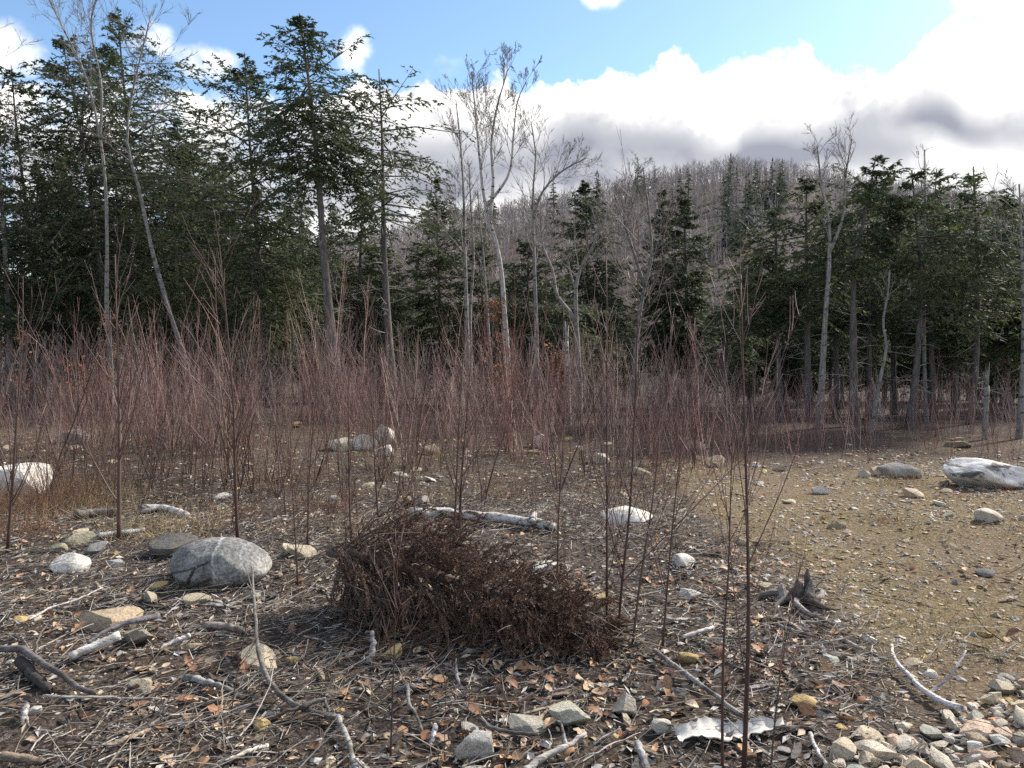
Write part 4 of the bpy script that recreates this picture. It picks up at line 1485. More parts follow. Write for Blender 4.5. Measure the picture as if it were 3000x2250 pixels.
    a = spawn(rng, p, R, 4, 0.2, 0.95, 0.6, 0.45, 0.8, hgt, 0.3, 0.15)
    p2, R2b = grow(rng, *a, 3, 0.2, 0.1, 0.5)
    tubes(mb, p2, np.maximum(R2b, 0.0035), 3, 0, np.repeat(cc, 4, 0), cap=False)
    o = obj('forest_edge_brush', mb.mesh('forest_edge_brush', [M['tint']], True, color=True))
    tag(o, 'grey-brown brush growing between the trunks of the forest edge', 'brush', kind='stuff')


build_thicket()


def add_beech(label, seed, u, v_foot, Y, h, leaves, spreadm):
    rng = np.random.default_rng(seed)
    x = (u - 1500) / FPX * Y
    z = GZ(x, Y)
    path = np.stack([np.linspace(0, rng.normal(0, .15), 10) + x, np.full(10, Y), np.linspace(z - .1, z + h, 10)], -1)
    tb, cb = MB(), MB()
    tubes(tb, path[None], np.linspace(0.018, 0.004, 10)[None], 5, 0)
    n = 12
    a = spawn(rng, path[None], np.linspace(0.018, 0.004, 10)[None], n, 0.3, 0.95, 1.1, 0.42, 0.5, np.array([spreadm * 2.2]), 0.2)
    p, R = grow(rng, *a, 5, 0.1, 0.1, 0.4)
    tubes(tb, p, np.maximum(R, 0.003), 3, 0, cap=False)
    k = rng.integers(0, n, leaves)
    s = rng.uniform(0.25, 1, leaves) * 4
    kk = np.minimum(s.astype(int), 3)
    w = (s - kk)[:, None]
    b = p[k, kk] * (1 - w) + p[k, kk + 1] * w + rng.normal(0, 0.06, (leaves, 3))
    d = rng.normal(0, 1, (leaves, 3)) * np.array([1, 1, 0.4]) + np.array([0, 0, -0.5])
    kites(cb, b, d, rng.normal(0, 1, (leaves, 3)) + np.array([0, 0, 0.8]), rng.uniform(0.06, 0.11, leaves), rng.uniform(0.03, 0.05, leaves), 0, fold=0.2)
    loc = (x, Y, z)
    e = empty('beech_sapling', loc)
    tag(e, label, 'sapling', 'young beeches with orange leaves')
    obj('stem', tb.mesh('stem', [M['bark_grey']], True, loc), e)
    obj('foliage', cb.mesh('foliage', [M['beech_leaf']], False, loc), e)


add_beech('young beech keeping orange leaves between the bare birch trunks', 701, 1435, 0, 16.8, 2.6, 260, 0.55)
add_beech('low young beech with orange leaves at the foot of the largest birch', 702, 1475, 0, 15.5, 1.3, 230, 0.5)
add_beech('young beech with orange leaves beside the broken white stub', 703, 1628, 0, 15.6, 1.7, 300, 0.5)
add_beech('small beech with pale orange leaves behind the tall left sapling', 704, 330, 0, 13.5, 1.9, 110, 0.45)
add_beech('small beech with rusty leaves by the left edge of the clearing', 705, 60, 0, 14.0, 1.5, 150, 0.6)
add_beech('low rusty beech behind the white boulder at the left', 706, 215, 0, 13.2, 1.0, 130, 0.5)
add_beech('young beech with orange leaves in the shade of the right stand', 707, 2925, 0, 19, 2.8, 200, 0.8)

# ================================================================== stones
import bmesh


def ico(sub):
    bm = bmesh.new()
    bmesh.ops.create_icosphere(bm, subdivisions=sub, radius=1.0)
    V = np.array([v.co[:] for v in bm.verts])
    T = np.array([[v.index for v in f.verts] for f in bm.faces])
    bm.free()
    return V, T


ICO = {k: ico(k) for k in (1, 2, 3, 4, 5)}


def rock_shape(rng, sub, cuts, lo, hi, bump=0.05, squash=1.0):
    V, T = ICO[sub]
    p = V.copy()
    ph = rng.uniform(0, 10, 6)
    r = 1 + 0.12 * np.sin(2.1 * p[:, 0] + ph[0]) * np.sin(1.7 * p[:, 1] + ph[1]) + 0.10 * np.sin(2.6 * p[:, 2] + ph[2] + p[:, 0])
    p = p * r[:, None]
    for _ in range(cuts):
        n = norm(rng.normal(0, 1, 3))
        d = rng.uniform(lo, hi)
        k = p @ n - d
        p = p - np.where(k > 0, k * 0.985, 0)[:, None] * n
    b = (np.sin(5 * p[:, 0] + ph[3]) * np.sin(6 * p[:, 1] + ph[4]) * np.sin(5.5 * p[:, 2] + ph[5])
         + 0.5 * np.sin(11 * p[:, 0] + ph[1]) * np.sin(13 * p[:, 1] + ph[2]) * np.sin(12 * p[:, 2] + ph[0]))
    p = p * (1 + bump * b)[:, None]
    p /= np.abs(p).max(0)
    return p, T


def rock_mesh(rng, sub=3, cuts=10, lo=0.5, hi=0.85, bump=0.03, mat='stone', smooth_angle=0.6, dims=(1, 1, 1)):
    V, T = rock_shape(rng, sub, cuts, lo, hi, bump)
    mb = MB()
    mb.add(V * np.asarray(dims), None, T)
    me = mb.mesh('stone', [M[mat]], True)
    me.set_sharp_from_angle(angle=smooth_angle)
    return me


_rr = np.random.default_rng(21)
ANG = [rock_mesh(_rr, 3, 17, 0.38, 0.66, 0.012, smooth_angle=0.3) for _ in range(10)]
RND = [rock_mesh(_rr, 4, 9, 0.58, 0.9, 0.03, smooth_angle=0.5) for _ in range(8)]
SLAB = [rock_mesh(_rr, 4, 14, 0.45, 0.75, 0.03, smooth_angle=0.3) for _ in range(5)]

CREAM, WHITE, TAN, OCHRE, GREY, GREEN, PINK, DARK = (0.52, 0.45, 0.33), (0.74, 0.70, 0.63), (0.42, 0.34, 0.24), (0.50, 0.37, 0.17), (0.28, 0.27, 0.255), (0.35, 0.33, 0.24), (0.46, 0.34, 0.26), (0.14, 0.135, 0.125)


def put_stone(label, u, v, wpx, hpx, color, meshes, seed, group=None, tilt=0.15, sink=0.27, depth=0.8, name='stone', cat='stone'):
    """a stone whose foot is on the ground below photo pixel u, v (its centre), wpx wide and hpx high"""
    rng = np.random.default_rng(seed)
    g = G(u, v + hpx * 0.42)
    Y = g[1]
    w = pxm(wpx, Y) * 0.5
    h = pxm(hpx, Y) * 0.5 / (1 - sink * 0.5)
    o = obj(name, meshes if not isinstance(meshes, list) else meshes[rng.integers(0, len(meshes))])
    dep = w * depth
    y = Y + dep * 0.75
    x = (u - 1500) / FPX * y * 0.5 + g[0] * 0.5
    o.location = (x, y, GZ(x, y) + h * (1 - 2 * sink))
    o.scale = (w * 1.03, dep, h * 1.05)
    o.rotation_euler = (rng.normal(0, tilt), rng.normal(0, tilt), rng.choice([0, math.pi]) + rng.normal(0, 0.3))
    o.color = (*color, 1)
    tag(o, label, cat, group)
    return o


def build_big_boulder():
    rng = np.random.default_rng(14)
    V, T = ICO[5]
    p = V.copy()
    # rounded loaf, blunt on the left, tapering low to the right
    p[:, 2] = np.where(p[:, 2] > 0, np.abs(p[:, 2]) ** 0.9, -np.abs(p[:, 2]))
    p[:, 2] *= 1 - 0.16 * np.clip(p[:, 0] - 0.1, 0, 1) - 0.10 * np.clip(-p[:, 0] - 0.5, 0, 1)
    for n, d in [((-0.75, -0.5, 0.35), 0.86), ((0.5, -0.6, 0.5), 0.9), ((0.0, -0.95, 0.2), 0.86), ((-0.3, -0.4, 0.85), 0.9), ((0.9, -0.3, 0.3), 0.92), ((-0.1, 0.2, 1), 0.93)]:
        n = norm(np.array(n))
        k = p @ n - d
        p = p - np.where(k > 0, k * 0.75, 0)[:, None] * n
    b = sum(a * np.sin(f * p[:, 0] + c) * np.sin(f * 1.1 * p[:, 1] + 2 * c) * np.sin(f * 0.9 * p[:, 2] + 3 * c) for a, f, c in [(0.022, 4, 1), (0.012, 9, 2.3), (0.006, 19, 0.7), (0.003, 41, 1.9)])
    p = p * (1 + b)[:, None]
    g = G(650, 1722)
    w = pxm(149, g[1]); h = pxm(82, g[1])
    mb = MB()
    mb.add(p * np.array([w, w * 0.72, h]), None, T)
    o = obj('boulder', mb.mesh('boulder', [M['boulder']], True))
    y = g[1] + w * 0.45
    x = g[0] * y / g[1]
    o.location = (x, y, GZ(x, y) + h * 0.62)
    o.rotation_euler = (0.05, 0.06, 0.1)
    tag(o, 'large rounded grey boulder with white quartz streaks, the biggest on the near ground', 'boulder')


build_big_boulder()


def build_striped_boulder():
    V, T = rock_shape(np.random.default_rng(31), 5, 8, 0.7, 0.95, 0.04)
    g = G(2905, 1440)
    w, h = pxm(150, g[1]), pxm(52, g[1])
    mb = MB()
    mb.add(V * np.array([w, w * 0.55, h]), None, T)
    o = obj('boulder', mb.mesh('boulder', [M['striped']], True))
    y = g[1] + 0.3
    x = g[0] * y / g[1]
    o.location = (x, y, GZ(x, y) + h * 0.6)
    o.rotation_euler = (0, 0.08, 0.1)
    tag(o, 'long low white boulder with black streaks at the right edge of the clearing', 'boulder')


build_striped_boulder()

for i, a in enumerate([
    ('dark mossy stone half hidden behind the round grey boulder', 492, 1610, 140, 66, DARK, RND),
    ('pale angular stone between the grey boulder and the dead spruce', 888, 1612, 118, 66, CREAM, ANG),
    ('white lumpy stone lying in the left of the debris', 195, 1652, 122, 60, WHITE, RND),
    ('flat greenish stone behind the white lumpy one', 212, 1578, 115, 42, GREEN, SLAB),
    ('blue-grey stone between the white lumpy one and the dark mossy one', 257, 1612, 88, 52, GREY, ANG),
    ('small round greenish stone beside the flat greenish one', 160, 1606, 50, 34, GREEN, RND),
    ('flat light grey stone left of the round grey boulder', 326, 1650, 62, 24, (0.36, 0.37, 0.38), SLAB),
    ('big white boulder at the left edge of the clearing', 40, 1415, 205, 92, WHITE, ANG),
    ('flat tan slab with a dark curved stick across it', 318, 1825, 200, 62, TAN, SLAB),
    ('grey slab lying against the tan one', 385, 1868, 120, 50, (0.34, 0.31, 0.25), SLAB),
    ('cream stone in front of the round grey boulder', 562, 1762, 82, 36, CREAM, RND),
    ('tan stone left of the cream one before the round boulder', 428, 1752, 62, 42, (0.40, 0.36, 0.28), ANG),
    ('small grey-green wedge leaning at the right foot of the round boulder', 735, 1738, 58, 40, (0.30, 0.31, 0.26), ANG),
    ('grey-tan stone set low among the twigs in the left foreground', 405, 2005, 88, 62, (0.38, 0.34, 0.26), ANG),
    ('long pale stone under the long curved branch', 740, 1938, 165, 44, CREAM, SLAB),
    ('flat ochre block left of the long curved branch', 556, 1890, 56, 34, (0.40, 0.32, 0.2), ANG),
    ('small yellow stone right of the long pale one', 846, 1938, 42, 28, OCHRE, RND),
    ('round ochre stone below the bend of the long curved branch', 752, 2122, 55, 36, OCHRE, RND),
    ('ochre block at the foot of the dead spruce', 1152, 1915, 82, 48, (0.55, 0.42, 0.2), ANG),
    ('small ochre stone at the far left by the grey chips', 42, 1828, 46, 24, OCHRE, RND),
    ('round speckled pale boulder at the bottom of the picture', 1398, 2195, 124, 88, (0.50, 0.48, 0.44), RND),
    ('long whitish slab with yellow lichen in the front', 1668, 2104, 165, 68, (0.52, 0.50, 0.40), SLAB),
    ('low flat stone beside the long whitish slab', 1560, 2140, 140, 36, (0.38, 0.36, 0.31), SLAB),
    ('tan-grey stone behind the whitish slab', 1842, 2072, 104, 66, (0.42, 0.38, 0.32), ANG),
    ('white domed stone beside the tan-grey one', 1946, 2132, 68, 46, (0.58, 0.54, 0.46), RND),
    ('white wedge stone behind the dead spruce', 1592, 1672, 90, 42, WHITE, ANG),
    ('white round stone beyond the leaning saplings', 2006, 1642, 72, 42, WHITE, RND),
    ('wide flat white stone behind the sapling clump', 1856, 1515, 180, 54, WHITE, SLAB),
    ('flat pale stone near the edge of the mossy flat', 2022, 1745, 84, 28, (0.5, 0.49, 0.45), SLAB),
    ('white stone glimpsed at the top of the pile in the thicket', 1125, 1272, 66, 62, WHITE, ANG),
    ('cream stone at the left of the pile in the thicket', 998, 1300, 80, 50, (0.66, 0.60, 0.48), RND),
    ('cream stone at the front of the pile in the thicket', 1056, 1298, 84, 56, (0.70, 0.66, 0.57), ANG),
    ('low white stone at the foot of the pile in the thicket', 1124, 1324, 68, 34, WHITE, RND),
    ('white pointed stone seen through the middle of the thicket', 1588, 1292, 74, 52, WHITE, ANG),
    ('flat tan stone in the thicket above the wide white one', 1770, 1345, 92, 34, (0.46, 0.42, 0.34), SLAB),
    ('grey stone under the trees at the upper left of the clearing', 212, 1280, 92, 48, (0.33, 0.31, 0.28), RND),
    ('grey mound-like stone beside the striped boulder', 2645, 1380, 135, 52, (0.30, 0.29, 0.28), RND),
    ('small pale stone left of the grey mound-like one', 2540, 1388, 36, 26, (0.44, 0.42, 0.39), RND),
    ('white stone on the far flat in front of the grey mound', 2406, 1438, 52, 26, WHITE, ANG),
    ('tan and white stone on the far flat near the striped boulder', 2684, 1448, 66, 26, (0.55, 0.46, 0.34), RND),
    ('small white stone nearest the striped boulder', 2758, 1476, 40, 15, WHITE, SLAB),
    ('white half-round stone on the far right of the flat', 2908, 1514, 84, 44, (0.60, 0.55, 0.46), RND),
    ('pale flat stone at the start of the far flat', 2322, 1470, 46, 16, CREAM, SLAB),
    ('low stone lit at the far side of the flat', 2216, 1362, 40, 18, WHITE, SLAB),
    ('ochre stone on the bare soil right of the thickest sapling', 2372, 2055, 80, 34, OCHRE, RND),
    ('small round ochre stone beside the white fallen branch', 2536, 1965, 30, 18, OCHRE, RND),
    ('grey-yellow wedge stone beside the old stump', 2242, 1716, 54, 38, (0.46, 0.42, 0.28), ANG),
    ('flat white stone at the edge of the mossy flat by the splintered wood', 2566, 1884, 44, 22, WHITE, SLAB),
    ('cream angular stone at the bottom edge left of the stone heap', 2560, 2240, 76, 44, CREAM, ANG),
    ('thin pale slab far left among the leaves', 640, 1452, 60, 20, WHITE, SLAB),
    ('white stone lying in front of the left log', 975, 1460, 40, 22, WHITE, RND),
]):
    put_stone(*a, 800 + i)


def build_heap():
    """the heap of broken quarry stone at the bottom right"""
    rng = np.random.default_rng(41)
    cols = [(0.60, 0.52, 0.39), (0.66, 0.60, 0.49), (0.62, 0.55, 0.44), (0.52, 0.43, 0.31), (0.58, 0.44, 0.34), (0.62, 0.47, 0.35), (0.40, 0.385, 0.36), (0.42, 0.43, 0.37), (0.70, 0.665, 0.60), (0.62, 0.53, 0.38), (0.56, 0.50, 0.40)]
    names = ['cream', 'pale cream', 'light buff', 'tan', 'pinkish', 'salmon', 'grey', 'greenish grey', 'white', 'honey coloured', 'buff']
    n, tries, spots = 0, 0, []
    while n < 290 and tries < 40000:
        tries += 1
        x = rng.uniform(0.9, 3.9); y = rng.uniform(1.75, 3.75)
        u = 1500 + x / y * FPX
        d = ((x - 2.45) / 1.05) ** 2 + ((y - 2.35) / 0.95) ** 2
        if u > 3250 or u < 2350:
            continue
        # border of the heap: from the bottom edge near column 2500 to the right edge near row 2000
        edge = (u - 2540) / 460.0 * 250 - (2250 - (1000 + 1.5 / y * FPX))
        keep = ss(edge, -40, 60)
        if rng.uniform() > keep + 0.015:
            continue
        r = rng.choice([0.018, 0.028, 0.040, 0.054], p=[0.3, 0.34, 0.25, 0.11]) * rng.uniform(0.85, 1.2)
        ok = all((x - a) ** 2 + (y - b) ** 2 > (0.72 * (r + c)) ** 2 for a, b, c in spots)
        if not ok:
            continue
        spots.append((x, y, r))
        k = rng.integers(0, len(cols))
        o = obj('quarry_stone', ANG[rng.integers(0, len(ANG))], None, (x, y, GZ(x, y) + r * rng.uniform(0.12, 0.5)))
        o.scale = (r * rng.uniform(0.9, 1.35), r * rng.uniform(0.8, 1.2), r * rng.uniform(0.55, 0.95))
        o.rotation_euler = (rng.normal(0, 0.35), rng.normal(0, 0.35), rng.uniform(0, 6.28))
        bright = rng.uniform(0.8, 1.15)
        o.color = (*[float(c * bright) for c in cols[k]], 1)
        size = 'large' if r > 0.05 else 'middling' if r > 0.035 else 'small'
        tag(o, f'{size} {names[k]} angular stone in the broken stone heap at the bottom right', 'stone', f'{size} {names[k]} stones of the quarry stone heap')
        n += 1


build_heap()

# ================================================================== dead wood
W_GREY, W_WHITE, W_DARK, W_BROWN, W_TAN = (0.36, 0.34, 0.33), (0.66, 0.63, 0.62), (0.07, 0.06, 0.055), (0.19, 0.14, 0.10), (0.42, 0.34, 0.24)


def stick_from_pixels(name, label, cat, pix, r0, r1, color, seed, lift=0.02, forks=(), sides=7, n=18, mat='wood', dlift=None):
    """a branch lying on the ground along photo pixels; radii in metres; FORKS are further pixel paths"""
    rng = np.random.default_rng(seed)
    mb = MB()
    loc = None
    for k, (pp, ra, rb) in enumerate([(pix, r0, r1)] + list(forks)):
        pts = []
        for j, q in enumerate(pp):
            h = q[2] if len(q) > 2 else lift
            g = G(q[0], q[1] + 0.0)
            # raise over the ground along the view ray so that the pixel stays right
            d = pix_dir(q[0], q[1])
            for _ in range(3):
                t = (GZ(g[0], g[1]) + h + ra * 0.6 - EYE) / d[2]
                g = np.array([0, 0, EYE]) + d * t
            pts.append(g)
        m = n if k == 0 else 9
        path = spline(np.array(pts), m)
        path += rng.normal(0, 0.0015 + ra * 0.05, path.shape)
        R = (ra + (rb - ra) * np.linspace(0, 1, m)) * (1 + 0.045 * rng.normal(0, 1, m))
        tubes(mb, path[None], np.maximum(R, 0.0012)[None], sides, 0)
        if loc is None:
            loc = path.mean(0); loc[2] = path[:, 2].min()
    o = obj(name, mb.mesh(name, [M[mat]], True, loc), None, loc)
    o.color = (*color, 1)
    tag(o, label, cat)
    return o


F = stick_from_pixels
F('fallen_branch', 'long curved grey branch arching over the left foreground', 'branch',
  [(738, 1660, .16), (744, 1745, .15), (752, 1850, .13), (768, 1950, .09), (820, 2035, .05), (880, 2075, .04), (1005, 2105, .02)], 0.004, 0.0125, (0.21, 0.195, 0.18), 901,
  forks=[([(745, 1745, .15), (728, 1690, .19), (716, 1650, .22)], 0.003, 0.0015), ([(880, 2075, .05), (950, 2050, .06), (965, 2090, .02)], 0.010, 0.006), ([(880, 2070, .04), (800, 2100, .02), (735, 2120, .01)], 0.008, 0.005)])
F('fallen_branch', 'grey lichened branch running off the bottom edge under the long curved one', 'branch', [(990, 2100), (1015, 2160), (1045, 2262)], 0.0115, 0.010, (0.40, 0.39, 0.36), 902)
F('fallen_branch', 'dark branch bending down at the left edge', 'branch', [(-20, 1898, .08), (75, 1908, .07), (130, 1950, .05), (180, 1975, .04), (230, 2015, .02), (280, 2030, .01)], 0.017, 0.010, (0.16, 0.145, 0.14), 903,
  forks=[([(100, 1920, .06), (95, 1965, .03), (85, 2000, .01)], 0.006, 0.003), ([(105, 1925, .06), (112, 1870, .08), (140, 1825, .1)], 0.005, 0.003)])
F('fallen_branch', 'thick black rotten limb under the dark branch at the left', 'branch', [(60, 1935, .02), (100, 1980, .01), (145, 2020, .0)], 0.028, 0.02, W_DARK, 904)
F('split_log', 'short white split log propped on the tan slab', 'log', [(205, 1925, .02), (280, 1892, .05), (352, 1858, .09)], 0.020, 0.023, (0.66, 0.62, 0.57), 905, sides=8, n=10)
F('fallen_branch', 'dark curved stick lying across the tan slab', 'branch', [(255, 1885, .07), (300, 1855, .10), (350, 1832, .12), (400, 1818, .13), (462, 1803, .12)], 0.008, 0.016, (0.17, 0.165, 0.18), 906, forks=[([(400, 1818, .12), (440, 1815, .1), (482, 1820, .06)], 0.012, 0.007)])
F('fallen_branch', 'white bare branch with a fork lying beside the stone heap', 'branch',
  [(2612, 1888, .06), (2625, 1935, .05), (2660, 1975, .04), (2700, 2018, .03), (2760, 2055, .03), (2828, 2078, .04)], 0.006, 0.016, (0.70, 0.66, 0.63), 907,
  forks=[([(2728, 2025, .03), (2775, 1985, .08), (2805, 1945, .13), (2832, 1905, .18)], 0.008, 0.004), ([(2625, 1935, .05), (2613, 1915, .06)], 0.004, 0.003)])
F('fallen_branch', 'thin white birch stick near the bottom edge left of the stone heap', 'branch', [(2372, 2148), (2395, 2200), (2440, 2262)], 0.007, 0.006, (0.62, 0.59, 0.56), 908)
F('fallen_branch', 'long grey stick slanting down behind the thickest sapling', 'branch', [(1920, 1905, .03), (2010, 1975, .03), (2100, 2040, .02), (2180, 2100, .02), (2240, 2135, .01)], 0.012, 0.009, (0.33, 0.31, 0.29), 909)
F('fallen_log', 'curving birch log with peeling white bark behind the dead spruce', 'log', [(1212, 1508, .03), (1290, 1503, .04), (1380, 1512, .04), (1480, 1518, .04), (1560, 1530, .03), (1625, 1545, .02)], 0.050, 0.035, (0.72, 0.69, 0.66), 910, sides=10, mat='birch_log', forks=[([(1560, 1530, .05), (1570, 1505, .1), (1585, 1495, .12)], 0.03, 0.02)])
F('fallen_log', 'dark wet log lying under the left saplings', 'log', [(222, 1508, .02), (280, 1503, .03), (345, 1500, .03)], 0.040, 0.038, (0.22, 0.20, 0.19), 911, sides=9)
F('fallen_log', 'lichen-spotted log continuing right of the dark wet one', 'log', [(400, 1492, .03), (460, 1488, .03), (520, 1500, .02), (545, 1508, .01)], 0.040, 0.030, (0.46, 0.44, 0.41), 912, sides=9, mat='birch_log')
F('fallen_log', 'smooth grey log in the dry grass behind the dark mossy stone', 'log', [(290, 1570), (350, 1562), (425, 1552)], 0.022, 0.018, (0.46, 0.46, 0.45), 913)
F('fallen_branch', 'grey forked stick lying in front of the long whitish slab', 'branch', [(1535, 2262, .02), (1600, 2215, .03), (1660, 2185, .04), (1715, 2150, .05)], 0.016, 0.007, (0.44, 0.41, 0.37), 914, forks=[([(1660, 2185, .04), (1650, 2150, .06), (1645, 2120, .08)], 0.008, 0.004)])
F('fallen_branch', 'black curved stick beside the low flat stone', 'branch', [(1405, 2110, .03), (1440, 2132, .04), (1500, 2145, .04), (1575, 2152, .02)], 0.009, 0.006, (0.15, 0.145, 0.15), 915)
F('fallen_branch', 'silver grey root-like stick right below the ochre block', 'branch', [(1165, 2020, .03), (1190, 2012, .05), (1198, 2060, .03), (1225, 2110, .02), (1238, 2150, .0)], 0.009, 0.006, (0.29, 0.28, 0.27), 916)
F('weathered_splinter', 'silver weathered splinter standing in front of the dead spruce', 'wood splinter', [(1335, 1930, .05), (1338, 1965, .03), (1345, 2005, .01), (1365, 2035, .0)], 0.005, 0.009, (0.44, 0.42, 0.40), 917, sides=5)
F('weathered_splinter', 'silver stub leaning at the left foot of the dead spruce', 'wood splinter', [(1090, 1850, .12), (1092, 1900, .06), (1080, 1945, .0)], 0.011, 0.017, (0.30, 0.285, 0.27), 918, sides=6)
F('fallen_branch', 'dark broken stick leaning on the round grey boulder', 'branch', [(548, 1712, .04), (558, 1690, .10), (574, 1662, .16)], 0.012, 0.007, W_DARK, 919, sides=6)
F('fallen_branch', 'short dark stub lying below the round grey boulder', 'branch', [(550, 1722, .03), (585, 1706, .06), (618, 1694, .08)], 0.010, 0.014, W_DARK, 920, sides=6)
F('fallen_branch', 'thin straight grey stick across the middle of the left foreground', 'branch', [(125, 2040), (250, 2042), (380, 2046), (480, 2048)], 0.006, 0.004, (0.44, 0.41, 0.37), 921)
F('fallen_branch', 'long thin grey stick slanting left of the tan slab', 'branch', [(85, 1815), (150, 1780), (220, 1758), (300, 1720)], 0.006, 0.004, (0.50, 0.47, 0.44), 922)
F('fallen_branch', 'pale stripped stick near the bottom edge of the left foreground', 'branch', [(640, 2235), (720, 2205), (785, 2185)], 0.004, 0.010, (0.64, 0.59, 0.50), 923)
F('fallen_branch', 'tan peeled stick lying below the grey-tan stone', 'branch', [(310, 2190), (380, 2160), (445, 2138)], 0.009, 0.011, W_TAN, 924)
F('fallen_branch', 'brown plank-like stick at the bottom left corner', 'branch', [(-20, 2215), (60, 2222), (125, 2232)], 0.018, 0.014, (0.26, 0.20, 0.15), 925)
F('fallen_branch', 'pale stick with a broken end leaning on the flat ochre block', 'branch', [(470, 1902, .01), (510, 1880, .03), (558, 1862, .05)], 0.010, 0.012, (0.62, 0.58, 0.55), 926)
F('fallen_branch', 'brown barked stub right of the dark curved stick', 'branch', [(600, 1832, .02), (650, 1834, .02), (712, 1848, .02)], 0.020, 0.018, (0.34, 0.29, 0.25), 927)
F('weathered_splinter', 'rotten grey split wood below the brown barked stub', 'wood splinter', [(545, 1985), (610, 2000), (680, 2020)], 0.020, 0.008, (0.40, 0.39, 0.38), 928, sides=5)
F('weathered_splinter', 'small silver splintered chunk with prongs near the left bottom corner', 'wood splinter', [(75, 2068, .04), (72, 2095, .02), (62, 2125, .0)], 0.013, 0.008, (0.42, 0.40, 0.38), 929, sides=6, forks=[([(75, 2095, .02), (85, 2125, .0)], 0.008, 0.003)])
F('fallen_branch', 'white stick poking up from the litter before the old stump', 'branch', [(2000, 1865), (2050, 1850), (2090, 1838)], 0.009, 0.010, (0.56, 0.53, 0.50), 930)
F('fallen_branch', 'silver splintered slat lying along the edge of the mossy flat', 'branch', [(2460, 1868), (2520, 1900), (2600, 1935)], 0.014, 0.006, (0.44, 0.41, 0.36), 931, sides=5)
F('fallen_branch', 'thin grey slat just above the silver one at the edge of the mossy flat', 'branch', [(2275, 1828), (2330, 1848), (2400, 1868)], 0.009, 0.006, (0.42, 0.40, 0.38), 932, sides=5)
F('fallen_branch', 'bright bone-white stick by the round speckled boulder', 'branch', [(1276, 2125, .05), (1270, 2150, .03), (1262, 2185, .01)], 0.011, 0.008, (0.56, 0.54, 0.52), 933)
F('fallen_branch', 'short white stub upright behind the white domed stone', 'branch', [(1870, 2175), (1885, 2220), (1900, 2262)], 0.013, 0.012, (0.42, 0.41, 0.40), 934)


def build_bark():
    """sheet of birch bark lying curled at the bottom"""
    rng = np.random.default_rng(51)
    a = G(1985, 2180); b = G(2300, 2150)
    n, m = 26, 6
    ax = b - a
    ax[2] = 0
    Lx = np.linalg.norm(ax)
    ax = ax / Lx
    sd = np.array([-ax[1], ax[0], 0])
    V = []
    for thick in (0.0, 0.004):
        for i in range(n):
            s = i / (n - 1)
            # ragged outline: wide in the left, torn points on both edges
            wid = 0.034 + 0.03 * math.exp(-((s - 0.36) / 0.1) ** 2) - 0.03 * max(0, s - 0.6) + 0.016 * rng.uniform(-1, 1) * (thick == 0)
            if thick == 0:
                V.append((s, wid))
    rows = []
    for thick in (0.0, -0.004):
        for s, wid in V:
            for j in range(m):
                t = j / (m - 1) * 2 - 1
                p = a + ax * Lx * s + sd * (wid * t + 0.007 * math.sin(s * 7))
                z = GZ(p[0], p[1]) + 0.022 + 0.010 * t * t + 0.016 * (t > 0) * t + 0.004 * math.sin(s * 9) + thick
                rows.append((p[0], p[1], z))
    Q = []
    N1 = n * m
    for i in range(n - 1):
        for j in range(m - 1):
            k = i * m + j
            Q.append((k, k + 1, k + m + 1, k + m))
            Q.append((N1 + k, N1 + k + m, N1 + k + m + 1, N1 + k + 1))
    for i in range(n - 1):
        for j in (0, m - 1):
            k = i * m + j
            Q.append((k, k + m, N1 + k + m, N1 + k))
    for j in range(m - 1):
        for i in (0, n - 1):
            k = i * m + j
            Q.append((k, k + 1, N1 + k + 1, N1 + k))
    mb = MB()
    mb.add(np.array(rows), np.array(Q))
    o = obj('birch_bark', mb.mesh('birch_bark', [M['birch_paper']], True, a), None, a)
    o.color = (0.74, 0.71, 0.68, 1)
    tag(o, 'ragged curled sheet of white birch bark at the foot of the thickest sapling', 'bark')


build_bark()


